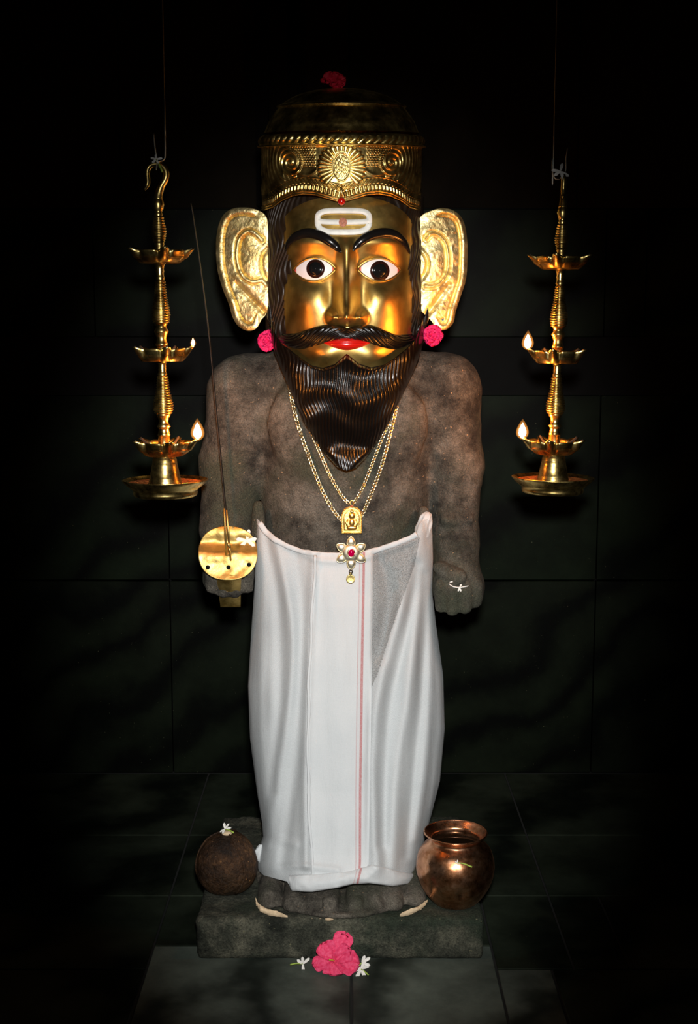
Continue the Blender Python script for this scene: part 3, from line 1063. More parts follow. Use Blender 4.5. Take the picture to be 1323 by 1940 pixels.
# ears
earL = [(508, 428), (503, 408), (488, 398), (465, 394), (440, 397), (422, 412), (413, 440), (411, 475), (414, 512), (424, 548), (436, 578), (443, 602), (455, 619),
        (471, 626), (486, 622), (496, 606), (507, 590), (509, 545), (508, 480)]
earR = [(794, 430), (796, 412), (812, 401), (838, 394), (862, 400), (878, 418), (885, 450), (886, 490), (883, 530), (873, 562), (864, 590), (859, 612), (845, 625),
        (830, 623), (817, 608), (806, 596), (798, 586), (794, 545), (794, 480)]
for side, (ol, ct, helix, inner) in enumerate(((earL, (463, 500), [(497, 455), (480, 440), (466, 440), (453, 455), (449, 480), (452, 505), (462, 525), (478, 534), (496, 532), (505, 540)], [(507, 470), (497, 485), (495, 505), (500, 522), (507, 533)]),
                                               (earR, (838, 500), [(808, 452), (818, 443), (832, 446), (846, 463), (850, 490), (848, 515), (838, 533), (822, 542), (806, 542)], [(795, 470), (807, 485), (811, 500), (808, 515), (799, 530)]))):
    sg = -1 if side == 0 else 1
    oc = crc(ol, 240)
    nr = 70
    t = np.linspace(0.015, 1, nr)
    EX = ct[0] + (oc[:, None, 0] - ct[0]) * t[None]
    EY = ct[1] + (oc[:, None, 1] - ct[1]) * t[None]
    dl = [(float(a_), float(b_)) for a_, b_ in oc[::3]]
    de = pldist(EX, EY, dl + [dl[0]])
    ed = 657 + sg * 148
    out = np.abs(EX - ed) / 90.0
    EYd = -0.050 + 0.030 * out ** 1.5
    rim_on = sst(0.2, 0.38, out)
    EYd = EYd - 0.0035 * np.exp(-((de - 6) / 5.0) ** 2) * rim_on + 0.0055 * np.exp(-((de - 13.5) / 2.0) ** 2) * rim_on
    dh = pldist(EX, EY, [tuple(x) for x in cr(helix, 40)])
    EYd = EYd - 0.0050 * np.exp(-(dh / 2.6) ** 2) + 0.0032 * np.exp(-((dh - 5) / 2) ** 2)
    inside = ga(EX, EY, ct[0] + (-sg) * 12, 490, 26, 40)
    EYd = EYd - 0.003 * inside
    di = pldist(EX, EY, [tuple(x) for x in cr(inner, 20)])
    EYd = EYd + 0.005 * np.exp(-(di / 4.0) ** 2)
    EYd = EYd + 0.0011 * (vnoise(EX / 7, EY / 6, 5 + side) - 0.5) + 0.0035 * (vnoise(EX / 26, EY / 22, 9 + side) - 0.5)
    crease = pldist(EX, EY, [(ct[0] + sg * 12, 540), (ed + sg * 8, 592)])
    EYd = EYd + 0.006 * np.exp(-(crease / 6) ** 2)
    hole = np.hypot(EX - (461 if side == 0 else 839), EY - 605)
    EYd = EYd + 0.004 * np.exp(-(hole / 2.4) ** 2)
    ear = obj('ear', P(EX, EY, EYd), grid_faces(240, nr, cu=True), M['ear'], mask)
    sm = ear.modifiers.new('thick', 'SOLIDIFY'); sm.thickness = 0.0022
    # pierced lobe
    hx_, hy_ = (461, 606) if side == 0 else (839, 606)
    a = np.linspace(0, 2 * np.pi, 12, endpoint=False); q = np.array([0.1, 1.0])
    k = int(np.argmin(np.hypot(EX - hx_, EY - hy_)))
    yh = EYd.ravel()[k] - 0.0016
    obj('ear_hole', P(hx_ + 2.0 * q[None] * np.cos(a)[:, None], hy_ + 2.6 * q[None] * np.sin(a)[:, None], yh + 0 * a[:, None] * q[None]), grid_faces(12, 2, cu=True), M['pupil'], ear)

# ================================================================== CROWN
CXP = 647.0
crown = empty('crown_headpiece', P(CXP, 385, 0.0), 'embossed brass crown with domed top sitting on the mask', 'crown')
SCp = 0.00098
CXW = float(P(CXP, 300, -0.05)[0])
TILT = math.tan(R(6.5))


def crown_pt(u, py, out=0.0, rx=150.0, ry=158.0):
    """u = arc position in px, py = photo row of the front surface"""
    th = np.asarray(u, float) / 152.0
    z = P(CXP, py, -0.15)[..., 2]
    x = CXW + (rx + out) * SCp * np.sin(th)
    y = -(ry + out) * SCp * np.cos(th)
    z = z + (y + 0.155) * TILT
    return np.stack(np.broadcast_arrays(x, y, z), -1)


def edge_b(u):
    t = np.abs(u)
    return np.interp(t, [0, 8, 20, 45, 70, 95, 120, 150, 190, 480], [385, 382.5, 379, 371, 369, 373, 382, 396, 402, 402])


nu, nv = 900, 150
uu = np.concatenate([np.linspace(-215, 215, nu), np.linspace(220, 152 * 2 * np.pi - 220, 60)])
NU = len(uu)
vv = np.linspace(0, 1, nv)
Eb = edge_b(np.where(uu > 478, uu - 152 * 2 * np.pi, uu))
CV = 274 + (Eb - 274)[:, None] * vv[None]
CU = np.broadcast_to(uu[:, None], CV.shape)
H = np.zeros(CV.shape)


def ridge(x, w=0.18):
    """soft ridge at integer x"""
    d = np.abs(x - np.round(x))
    return np.exp(-(d / w) ** 2)


front = (np.abs(CU) < 205)
db = Eb[:, None] - CV
# border rows
H += 2.2 * ridge((CU + np.sign(CU) * (db - 14) * 0.15) / 7.4, 0.24) * sst(9, 11, db) * (1 - sst(18, 20, db)) * front
H += 2.0 * ridge((CU - np.sign(CU) * (db - 25) * 0.9) / 8.0, 0.22) * sst(20, 22, db) * (1 - sst(30, 32, db)) * front
H += 2.0 * np.exp(-((db - 6.5) / 1.6) ** 2) + 2.0 * np.exp(-((db - 2) / 1.8) ** 2) + 1.2 * np.exp(-((db - 33) / 1.2) ** 2)
body_on = sst(33, 36, db)
for sg in (-1, 1):
    cu_, cv_ = sg * 98, 308
    dx_, dy_ = (CU - cu_) * sg, CV - cv_
    rho = np.hypot(dx_, dy_); phi = np.arctan2(dy_, dx_)
    H += 2.6 * ridge(rho / 10.5 - phi / (2 * np.pi) * 1.0, 0.17) * (rho < 27) * body_on
    H += 3.2 * np.exp(-(rho / 4) ** 2)
    outer = (CU * sg > 0) & (rho >= 27) & (rho < 130) & (dx_ > -14)
    H += 1.8 * ridge((rho - 27) / 11.0 + 0.25 * np.sin(phi * 2), 0.16) * outer * body_on
    # feathered tail below the scroll, toward the rosette
    low = (dx_ < 18) & (dy_ > 10) & (rho > 24) & (CU * sg > 0)
    H += 1.7 * ridge((dx_ * 0.8 + dy_ * 0.55 + 0.012 * dx_ * dx_) / 10.5, 0.2) * low * (np.abs(CU) > 44) * body_on
    dots = (np.abs(CU) > 46) & (np.abs(CU) < 100) & (dy_ < 8) & (rho > 20) & (np.sign(CU) == sg)
    dd_ = np.hypot((CU / 5.2 + 0.5 * (np.round(CV / 4.6) % 2)) % 1 - 0.5, (CV / 4.6) % 1 - 0.5)
    H += 1.7 * np.exp(-(dd_ / 0.26) ** 2) * dots * body_on
H *= (np.abs(CU) < 215)
H += 1.5 * np.exp(-((CV - 277) / 1.8) ** 2)
H += 0.8 * (vnoise(CU / 12, CV / 12, 3) - 0.5)
obj('crown_band', crown_pt(CU, CV, H), grid_faces(NU, nv, cu=True), M['crown'], crown)

# rosette: oval boss with lattice and radiating petals
boss_c = (1, 317)
a = np.linspace(0, 2 * np.pi, 72, endpoint=False); q = np.linspace(0.0, 1, 26)
BU = boss_c[0] + 16.5 * q[None] * np.cos(a)[:, None]; BV = boss_c[1] + 29 * q[None] * np.sin(a)[:, None]
lat = np.hypot(((BU + BV * 0.6) / 7.5) % 1 - 0.5, ((BV - BU * 0.6) / 7.5) % 1 - 0.5)
BH = 3.0 + 2.0 * np.sqrt(np.maximum(1 - q[None] ** 2, 0)) + 0.9 * np.exp(-((lat - 0.25) / 0.10) ** 2) * (q[None] < 0.82) + 2.4 * np.exp(-((q[None] - 0.93) / 0.06) ** 2)
BH = np.where(q[None] >= 1, 0.0, BH)
ros = obj('rosette_boss', crown_pt(BU, BV, BH), grid_faces(72, 26, cu=True), M['crown'], crown)
for k in range(23):
    ang = R(-226 + 272 * k / 22)
    ca, sa = math.cos(ang), math.sin(ang)
    r0 = 1 / math.hypot(ca / 17.5, sa / 30)
    rl = 1 / ((abs(ca) / 45) ** 2.6 + (abs(sa) / (41 if sa < 0 else 40)) ** 2.6) ** (1 / 2.6)
    rl = max(rl, r0 + 9)
    s_ = np.linspace(0, 1, 9); c_ = np.linspace(-1, 1, 7)
    wd = (2.0 + 3.9 * s_ ** 0.7) * np.sqrt(np.clip(1 - ((s_ - 0.72) / 0.285).clip(0) ** 2, 0.02, 1))
    rad_ = r0 + (rl - r0) * s_
    U_ = boss_c[0] + ca * rad_[:, None] - sa * wd[:, None] * c_[None]
    V_ = boss_c[1] + sa * rad_[:, None] + ca * wd[:, None] * c_[None]
    V_ = np.clip(V_, 276, 352)
    Hh = 0.4 + (1.4 + 1.6 * s_)[:, None] * np.sqrt(np.maximum(1 - c_[None] ** 2, 0)) * np.where(s_ < 0.99, 1, 0.3)[:, None]
    obj('rosette_petal', crown_pt(U_, V_, Hh), grid_faces(9, 7), M['crown'], crown)
# red bead hanging at the point
pb = crown_pt(1, 382, 5.0)
MB().sphere(pb, 0.0068, 18, 12).build('red_bead', M['redbead'], crown)
MB().tube([crown_pt(1, 350, 2), crown_pt(1, 362, 4), crown_pt(1, 375, 4)], [0.0015, 0.0022, 0.0022], 8).build('bead_stem', M['crown'], crown)

# rope rim of slanted leaves
zr = lambda py: float(P(CXP, py, -0.155)[2])
mb = MB()
n = 120
tt = np.linspace(0, 2 * np.pi, n, endpoint=False)
prof = [(150, 276), (157, 275), (158.5, 273.5), (157, 272), (153, 271), (152, 256), (150, 252), (140, 251)]
V = np.stack([np.stack([CXW + r_ * SCp * np.sin(tt), -(r_ + 6) * SCp * np.cos(tt), zr(y_) + (0.155 - (r_ + 6) * SCp * np.cos(tt)) * TILT], -1) for r_, y_ in prof], 1)
mb.add(V, grid_faces(n, len(prof), cu=True)).build('crown_rim', M['crown'], crown)
nleaf = 62
for k in range(nleaf):
    th0 = 2 * np.pi * (k + 0.5) / nleaf
    s_ = np.linspace(0, 1, 8); c_ = np.linspace(-1, 1, 6)
    y_ = 271 - 16 * s_
    t_ = th0 + (0.055 * np.sin(s_ * np.pi / 2 * 1.1) - 0.03)[:, None] + 0.046 * c_[None]
    hgt = 152.5 + (3.6 * np.sqrt(np.maximum(1 - c_[None] ** 2, 0))) * np.sin(np.pi * np.clip(0.08 + s_ * 0.86, 0, 1))[:, None] + 0.5
    Z = np.array([zr(q_) for q_ in y_])[:, None] + 0 * t_
    Z = Z + (0.155 - (hgt + 6) * SCp * np.cos(t_)) * TILT
    obj('rim_leaf', np.stack([CXW + hgt * SCp * np.sin(t_), -(hgt + 6) * SCp * np.cos(t_), Z], -1), grid_faces(8, 6), M['crown'], crown)
# stepped dome
dome = [(146, 253), (142, 246), (139, 238), (133, 228), (126, 217), (121, 209), (119, 206), (121, 204), (121, 201.5), (117, 200), (112, 198), (105, 193), (95, 187), (80, 180), (60, 174), (36, 169.5), (14, 167.5), (0.5, 167)]
n = 160
tt = np.linspace(0, 2 * np.pi, n, endpoint=False)
dp = cr(dome, 90)
rr_ = np.maximum(dp[:, 0], 0.3)
zz_ = np.array([float(P(CXP, y_, -0.0)[2]) - 0.155 * TILT for y_ in dp[:, 1]])
zz_ = np.maximum.accumulate(np.maximum(zz_, zr(252) - 0.002))
tri = 0.0
V = []
for j in range(90):
    onlow = np.exp(-((dp[j, 1] - 226) / 13) ** 2)
    zig = np.abs(((tt * 14 / np.pi) % 1) - 0.5) * 2
    hh = 2.2 * onlow * np.exp(-((zig - (dp[j, 1] - 212) / 28) / 0.16) ** 2)
    V.append(np.stack([CXW + (rr_[j] + hh) * SCp * np.sin(tt), -(rr_[j] + hh + 4) * SCp * np.cos(tt), zz_[j] + (0.155 - (rr_[j] + hh + 4) * SCp * np.cos(tt)) * TILT], -1))
obj('crown_dome', np.stack(V, 1), grid_faces(n, 90, cu=True), M['crown'], crown)
ZTOP = zz_[-1] + 0.155 * TILT


# ================================================================== FLOWERS
def petal(L, W, curl=0.3, ruf=0.0, cup=0.2, tip=0.6, nl=12, nw=9, seed=0):
    """petal along +X, face up +Z"""
    r = np.random.default_rng(seed)
    s = np.linspace(0, 1, nl)[:, None]; c = np.linspace(-1, 1, nw)[None]
    wid = W * (0.16 + 0.84 * np.sin(np.pi * np.clip(s, 0, 1) ** tip * 0.5) ** 1.2) * np.sqrt(np.clip(1 - ((s - 0.74) / 0.262).clip(0) ** 2, 0.001, 1))
    f1, f2 = r.random() * 6, r.random() * 6
    edge = 1 + 0.07 * np.sin(c * 9 + f1) * s
    x = L * s * edge
    y = wid * c
    z = cup * W * c ** 2 - curl * L * s ** 2 + ruf * W * np.sin(c * 7 + f1) * s ** 2 + ruf * 0.6 * W * np.sin(s * 9 + f2) * np.abs(c) + 0.05 * W * np.exp(-(c / 0.15) ** 2)
    return np.stack(np.broadcast_arrays(x, y, z), -1).reshape(-1, 3), grid_faces(nl, nw)


def basis(normal, up=(0, 0, 1)):
    n = Vector(normal).normalized()
    u = Vector(up)
    x = u.cross(n)
    if x.length < 1e-3: x = Vector((1, 0, 0))
    x.normalize()
    y = n.cross(x)
    return np.array([x[:], y[:], n[:]])          # rows: local x,y,z in world


def put_petal(root, name, mat, loc, B, ang, tilt, L, W, **kw):
    V, Fc = petal(L, W, **kw)
    ca, sa, ct, st = math.cos(ang), math.sin(ang), math.cos(tilt), math.sin(tilt)
    x, y, z = V[:, 0], V[:, 1], V[:, 2]
    x, z = x * ct - z * st, x * st + z * ct
    q = np.stack([x * ca - y * sa, x * sa + y * ca, z], 1)
    return obj(name, q @ B + np.asarray(loc), Fc, mat, root)


def jasmine(label, loc, normal, size=0.012, n=5, stem=(1, -0.3), stem_len=0.012, group='small white jasmine flowers', seed=0, spread=0.25, angs=None, up=(0, 0, 1)):
    r = np.random.default_rng(seed)
    e = empty('jasmine_flower', loc, label, 'flower', group)
    B = basis(normal, up)
    for k in range(n):
        an = angs[k] if angs else 2 * np.pi * k / n + r.normal() * 0.2
        put_petal(e, 'petal', M['whitepetal'], loc, B, an, spread + r.normal() * 0.12, size * (0.9 + 0.25 * r.random()), size * 0.2, curl=0.15, cup=0.25, tip=0.5, nl=7, nw=5, seed=seed * 10 + k)
    if stem_len:
        s0 = np.asarray(loc, float)
        s1 = s0 + (B[0] * stem[0] + B[1] * stem[1]) * stem_len
        md = (s0 + s1) / 2 + B[1] * stem_len * 0.1
        MB().tube(cr([s0, md, s1], 8), np.linspace(0.0011, 0.0016, 8), 7).build('stem', M['greenstem'], e)
    return e


# red flower on top of the crown
ztf = ZTOP + 0.004
loc = np.array([float(P(632, 160, -0.02)[0]), -0.02, float(P(632, 163, -0.02)[2])])
rf = empty('red_flower', loc, 'dark red blossom on top of the crown', 'flower')
B = basis((0.0, -0.8, 0.6))
for k in range(9):
    put_petal(rf, 'petal', M['redpetal'], loc + np.array([0, 0, 0.006]), B, 2 * np.pi * k / 9 * 2 + 0.3, 0.25 + 0.28 * (k % 2), 0.023 - 0.005 * (k % 2), 0.012, curl=0.1, ruf=0.22, cup=0.3, seed=k)

# magenta blossoms beside the beard
for side, (px_, py_, nm, lab) in enumerate(((507, 646, (-0.25, -1, 0.1), 'ruffled magenta blossom under the ear above the sword arm'), (819, 637, (0.1, -1, 0.15), 'ruffled magenta blossom under the ear near the curled moustache tip'))):
    loc = P(px_, py_, -0.062)
    e = empty('magenta_blossom', loc, lab, 'flower', 'magenta blossoms at the ears')
    B = basis(nm)
    r = np.random.default_rng(20 + side)
    for ring, (cnt, L, tl_) in enumerate(((8, 0.0195, 0.12), (7, 0.016, 0.6), (5, 0.012, 1.05))):
        for k in range(cnt):
            put_petal(e, 'petal', M['pinkruffle'], loc, B, 2 * np.pi * k / cnt + ring * 0.4 + r.normal() * 0.15, tl_ + r.normal() * 0.1, L * (0.9 + 0.2 * r.random()), L * 0.52, curl=0.05, ruf=0.35, cup=0.2, seed=30 * side + 10 * ring + k, nl=10, nw=9)

# ================================================================== NECKLACES
def link_chain(path, name, parent, pitch=0.0062, r_major=0.0042, r_minor=0.0013):
    c = cr(path, 400)
    seg = np.r_[0, np.cumsum(np.linalg.norm(np.diff(c, axis=0), axis=1))]
    n = int(seg[-1] / pitch)
    mb = MB()
    for k in range(n):
        s0 = (k + 0.5) * pitch
        p = np.array([np.interp(s0, seg, c[:, a]) for a in range(3)])
        p2 = np.array([np.interp(s0 + 0.002, seg, c[:, a]) for a in range(3)])
        T = p2 - p; T /= np.linalg.norm(T) + 1e-12
        Sx = np.cross(T, (0, -1, 0)); Sx /= np.linalg.norm(Sx); Nz = np.cross(Sx, T)
        tw = 0.55 if k % 2 else 0.35
        Sx, Nz = Sx * math.cos(tw) + Nz * math.sin(tw), -Sx * math.sin(tw) + Nz * math.cos(tw)
        A = np.linspace(0, 2 * np.pi, 10, endpoint=False); Bq = np.linspace(0, 2 * np.pi, 6, endpoint=False)
        ringc = p + np.cos(A)[:, None] * T * r_major * 1.12 + np.sin(A)[:, None] * Sx * r_major * 0.72
        rad = np.cos(A)[:, None] * T + np.sin(A)[:, None] * Sx
        V = ringc[:, None] + r_minor * (np.cos(Bq)[None, :, None] * rad[:, None] + np.sin(Bq)[None, :, None] * Nz)
        mb.add(V, grid_faces(10, 6, cu=True, cv=True))
    o = mb.build(name, M['chain'], parent)
    o['kind'] = 'stuff'
    return o


def chest_path(pts, off=0.0045):
    L = []
    c = cr(pts, 24)
    ys = np.array([bodyY(x, y) for x, y in c])
    # the chain spans hollows
    k = np.ones(5) / 5
    ys = np.minimum(ys, np.convolve(np.pad(ys, 2, mode='edge'), k, mode='valid'))
    return np.array([P(x, y, yy - off) for (x, y), yy in zip(c, ys)])


ypd = bodyY(666, 990) - 0.008
nk1 = empty('pendant_necklace', P(666, 1010, ypd), 'shorter gold chain necklace with an arched gold deity plaque pendant', 'necklace')
link_chain(chest_path([(572, 770), (582, 798), (600, 842), (626, 902), (650, 942), (666, 957)]), 'chain', nk1, 0.0060, 0.0037, 0.00115)
link_chain(chest_path([(738, 800), (722, 836), (705, 880), (687, 925), (668, 957)]), 'chain', nk1, 0.0060, 0.0037, 0.00115)
# arched plaque
def plaque_pts(scale, dy=0):
    L = []
    for x, y in [(-19.5, 26), (19.5, 26)] + [(20 * math.cos(t) * (1.0), -4 - 23 * math.sin(t) ** 0.9 if math.sin(t) > 0 else -4) for t in np.linspace(0.0, math.pi, 17)]:
        L.append((666.5 + x * scale, 985.5 + dy + y * scale))
    return L


def extrude_outline(outline, y0, y1, bev=0.6, cxy=(666.5, 985.5)):
    """outline in px at depths y0 (back) .. y1 (front)"""
    V, n = [], len(outline)
    for s, Y in ((1.0, y0), (1.0, y1 + 0.001), (0.94, y1), (0.5, y1), (0.02, y1)):
        for x, y in outline:
            V.append(P(cxy[0] + (x - cxy[0]) * s, cxy[1] + (y - cxy[1]) * s, Y))
    fs = []
    for r_ in range(4):
        for i in range(n):
            j = (i + 1) % n
            fs.append((r_ * n + i, r_ * n + j, (r_ + 1) * n + j, (r_ + 1) * n + i))
    fs.append(tuple(range(n)))
    return V, fs


V_, F_ = extrude_outline(plaque_pts(1.0), ypd + 0.002, ypd - 0.003)
plq = obj('plaque', V_, F_, M['gold'], nk1, smooth=False)
ol = plaque_pts(0.93)
ol = ol + [ol[0]]
oc = np.array(ol)
mb = MB()
seg = np.r_[0, np.cumsum(np.hypot(*np.diff(oc, axis=0).T))]
for s0 in np.arange(0, seg[-1], 3.1):
    mb.sphere(P(np.interp(s0, seg, oc[:, 0]), np.interp(s0, seg, oc[:, 1]), ypd - 0.0034), 0.0015, 8, 6)
o = mb.build('bead_border', M['gold'], plq); o['kind'] = 'stuff'
ol2 = np.array(plaque_pts(0.72) + [plaque_pts(0.72)[0]])
MB().tube([P(x, y, ypd - 0.0034) for x, y in ol2], 0.0012, 6).build('inner_border', M['gold'], plq)
mb = MB()                                        # seated figure in relief
mb.sphere(P(667, 977, ypd - 0.004), (0.0062, 0.004, 0.0068), 14, 10)
mb.sphere(P(667, 990, ypd - 0.004), (0.0052, 0.0036, 0.0085), 14, 10)
mb.sphere(P(667, 1000, ypd - 0.0035), (0.010, 0.003, 0.0045), 14, 10)
mb.tube([P(660, 984, ypd - 0.004), P(656, 991, ypd - 0.004), P(659, 998, ypd - 0.0045)], 0.0018, 7)
mb.tube([P(674, 984, ypd - 0.004), P(678, 991, ypd - 0.004), P(675, 998, ypd - 0.0045)], 0.0018, 7)
mb.sphere(P(667, 969, ypd - 0.004), (0.0035, 0.003, 0.004), 10, 8)
mb.build('relief_figure', M['gold'], plq)
MB().sphere(P(666.5, 960, ypd - 0.001), 0.0028, 12, 8).build('ruby_bead', M['ruby'], nk1)
a = np.linspace(0, 2 * np.pi, 20)
MB().tube([P(667 + 3.2 * math.cos(t), 953 + 5 * math.sin(t), ypd - 0.001) for t in a], 0.0012, 6).build('bail', M['gold'], nk1)

yfl = -0.162
nk2 = empty('flower_necklace', P(666, 1075, yfl), 'longer gold chain necklace with a six petalled silver flower pendant and ruby', 'necklace')
link_chain(chest_path([(547, 722), (553, 755), (565, 805), (588, 872), (612, 932), (634, 970), (650, 988), (660, 1000)], 0.005), 'chain', nk2, 0.0066, 0.0043, 0.0014)
link_chain(chest_path([(752, 770), (742, 812), (724, 880), (702, 940), (684, 980), (672, 1000)], 0.005), 'chain', nk2, 0.0066, 0.0043, 0.0014)
FC = (665.5, 1047.5)
for k in range(6):
    an = R(90 + 60 * k)
    ca, sa = math.cos(an), -math.sin(an)
    s_ = np.linspace(0, 1, 12); c_ = np.linspace(-1, 1, 9)
    wd = 9.6 * np.sin(np.pi * (0.22 + 0.78 * (1 - s_))) ** 0.75 * np.where(s_ < 0.97, 1, 0.15)
    wd = np.interp(s_, [0, 0.15, 0.35, 0.6, 0.8, 0.93, 1], [7.2, 8.0, 8.2, 7.0, 4.6, 2.2, 0.3])
    rad_ = 13 + 18.5 * s_
    U_ = FC[0] + ca * rad_[:, None] - sa * wd[:, None] * c_[None]
    V_ = FC[1] + sa * rad_[:, None] + ca * wd[:, None] * c_[None]
    Dp = yfl - 0.0046 * np.sqrt(np.maximum(1 - c_[None] ** 2, 0)) * np.sin(np.pi * np.clip(0.15 + 0.82 * s_, 0, 1))[:, None]
    pt_ = obj('pendant_petal', P(U_, V_, Dp), grid_faces(12, 9), M['silvergold'], nk2)
    rim = [(U_[i, 0], V_[i, 0]) for i in range(12)] + [(U_[i, -1], V_[i, -1]) for i in range(11, -1, -1)]
    MB().tube([P(x, y, yfl - 0.0006) for x, y in rim], 0.0007, 6).build('petal_rim', M['chain'], pt_)
a = np.linspace(0, 2 * np.pi, 40, endpoint=False); q = np.linspace(0.0, 1, 10)
DX = FC[0] + 16.5 * q[None] * np.cos(a)[:, None]; DYp = FC[1] + 16.5 * q[None] * np.sin(a)[:, None]
obj('pendant_disc', P(DX, DYp, yfl - 0.0062 * np.sqrt(np.maximum(1 - 0.98 * q[None] ** 2, 0)) - 0.001), grid_faces(40, 10, cu=True), M['silvergold'], nk2)
MB().sphere(P(FC[0] + 0.5, FC[1] + 0.5, yfl - 0.0072), (0.0056, 0.0035, 0.0072), 20, 14).build('ruby', M['ruby'], nk2)
a = np.linspace(0, 2 * np.pi, 24)
MB().tube([P(FC[0] + 6.6 * math.cos(t), FC[1] + 8.4 * math.sin(t), yfl - 0.0072) for t in a], 0.0011, 6).build('ruby_setting', M['chain'], nk2)
MB().tube([P(665 + 3 * math.cos(t), 1083 + 3 * math.sin(t), yfl - 0.001) for t in a], 0.0010, 6).build('ring', M['steel'], nk2)
a = np.linspace(0, 2 * np.pi, 30, endpoint=False)
V_ = [P(664.5 + r_ * math.cos(t), 1097 + r_ * math.sin(t), y_) for r_, y_ in ((8.2, yfl + 0.0008), (8.4, yfl - 0.0006), (7.6, yfl - 0.0014), (6.6, yfl - 0.0010), (0.2, yfl - 0.0012)) for t in a]
Fs = [(r_ * 30 + i, r_ * 30 + (i + 1) % 30, (r_ + 1) * 30 + (i + 1) % 30, (r_ + 1) * 30 + i) for r_ in range(4) for i in range(30)]
obj('coin_drop', V_, Fs, M['coin'], nk2)
MB().tube([P(664.6, 1084, yfl), P(664.6, 1090, yfl)], 0.0028, 8, 0.5).build('coin_loop', M['coin'], nk2)

# ================================================================== WAIST CLOTH
cl = empty('waist_cloth', P(652, 1680, -0.15), 'thin white cotton cloth with a red border stripe wrapped round the waist', 'cloth')
Lx = lambda py: np.interp(py, [975, 1000, 1100, 1200, 1300, 1400, 1500, 1560, 1585, 1605, 1620, 1640, 1660, 1690], [486, 487, 483, 476, 470, 474, 487, 497, 499, 492, 489, 488, 492, 500])
Rx = lambda py: np.interp(py, [970, 1000, 1060, 1120, 1180, 1280, 1380, 1480, 1550, 1600, 1640, 1665, 1690], [820, 819, 821, 819, 826, 840, 843, 834, 816, 802, 792, 790, 786])
Tp = lambda px: np.interp(px, [470, 487, 493, 503, 520, 545, 572, 600, 640, 680, 715, 750, 780, 790, 797, 812, 845], [990, 982, 988, 1003, 1018, 1031, 1041, 1046, 1048, 1047, 1038, 1026, 1014, 1008, 985, 983, 985])
Bp = lambda px: np.interp(px, [470, 488, 505, 530, 546, 552, 590, 640, 668, 700, 745, 775, 790, 845], [1630, 1640, 1658, 1666, 1670, 1686, 1688, 1680, 1673, 1671, 1677, 1672, 1655, 1640])
FOLDS = [([(492, 990), (497, 1150), (492, 1350), (505, 1560)], 9, 4.5), ([(500, 1003), (525, 1120), (530, 1330), (515, 1500)], 12, -5),
         ([(520, 1020), (552, 1180), (548, 1320), (525, 1480), (503, 1600)], 11, 6), ([(560, 1040), (572, 1180), (566, 1400), (545, 1560), (535, 1640)], 13, -5),
         ([(595, 1050), (585, 1250), (578, 1450), (580, 1640)], 9, 6),
         ([(800, 1000), (775, 1110), (738, 1230), (714, 1340), (706, 1430), (708, 1540), (715, 1640)], 14, 10), ([(806, 1010), (800, 1130), (775, 1300), (752, 1480), (745, 1640)], 13, 8),
         ([(790, 1070), (765, 1220), (735, 1360), (725, 1600)], 11, -6), ([(815, 1040), (818, 1200), (812, 1400), (790, 1590)], 10, 7), ([(808, 1090), (800, 1280), (785, 1450), (770, 1620)], 10, -7),
         ([(832, 1230), (836, 1380), (818, 1530)], 6, 4), ([(545, 1034), (600, 1060), (650, 1062), (710, 1052), (785, 1024)], 6, 3),
         ([(487, 1600), (520, 1590), (560, 1600)], 8, 3), ([(500, 1650), (560, 1640), (640, 1648)], 7, 3.5), ([(720, 1050), (735, 1130), (722, 1240)], 16, -7)]


def cloth_depth(px, py):
    """front surface of the cloth"""
    c = (Lx(py) + Rx(py)) / 2; h = (Rx(py) - Lx(py)) / 2
    a = np.clip(np.abs(px - c) / (h + 0.5), 0, 0.9999)
    Yf = np.interp(py, [975, 1050, 1150, 1300, 1500, 1620, 1690], [-0.125, -0.134, -0.150, -0.165, -0.190, -0.215, -0.240])
    Ysd = np.interp(py, [975, 1050, 1200, 1500, 1690], [-0.092, -0.075, -0.03, -0.04, -0.09])
    Y = Ysd + (Yf - Ysd) * (1 - a ** 2.6) ** 0.5
    for line, wd, am in FOLDS:
        d = pldist(px, py, [tuple(x) for x in cr(line, 14)])
        Y = Y - am * 0.0016 * np.exp(-(d / wd) ** 2) * (1 - a ** 8)
    Y = Y - 0.0022 * np.sin(px / 11 + 1.2 * np.sin(py / 130)) * sst(1050, 1200, py) * (1 - a ** 6)
    Y = Y + 0.004 * (vnoise(px / 26, py / 70, 11) - 0.5)
    return Y


ns, nv = 240, 260
s = np.linspace(-1, 1, ns)[:, None]; v = np.linspace(0, 1, nv)[None]
thc = s * np.pi / 2
pym = 1000 + 680 * v
c0 = (Lx(pym) + Rx(pym)) / 2; h0 = (Rx(pym) - Lx(pym)) / 2
px0 = c0 + h0 * np.sin(thc)
CPY = Tp(px0) + (Bp(px0) - Tp(px0)) * v
c1 = (Lx(CPY) + Rx(CPY)) / 2; h1 = (Rx(CPY) - Lx(CPY)) / 2
CPX = c1 + h1 * np.sin(thc)
CD = cloth_depth(CPX, CPY)
Wc = P(CPX, CPY, CD)
# carry the cloth on round the hips and behind the legs
nb = 14
def wrap(edge, sgn):
    out = []
    for k in range(1, nb + 1):
        t = k / nb
        e = edge.copy()
        e[:, 1] = edge[:, 1] + (0.115 - edge[:, 1]) * math.sin(t * math.pi / 2)
        e[:, 0] = edge[:, 0] - sgn * 0.10 * (1 - math.cos(t * math.pi / 2))
        e[:, 2] = np.minimum(edge[:, 2], edge[0, 2] - 0.09 * min(1, 3 * t))
        out.append(e)
    return out
allc = wrap(Wc[0], -1)[::-1] + [Wc[i] for i in range(ns)] + wrap(Wc[-1], 1)
obj('drape', np.stack(allc), grid_faces(len(allc), nv), M['cloth'], cl)
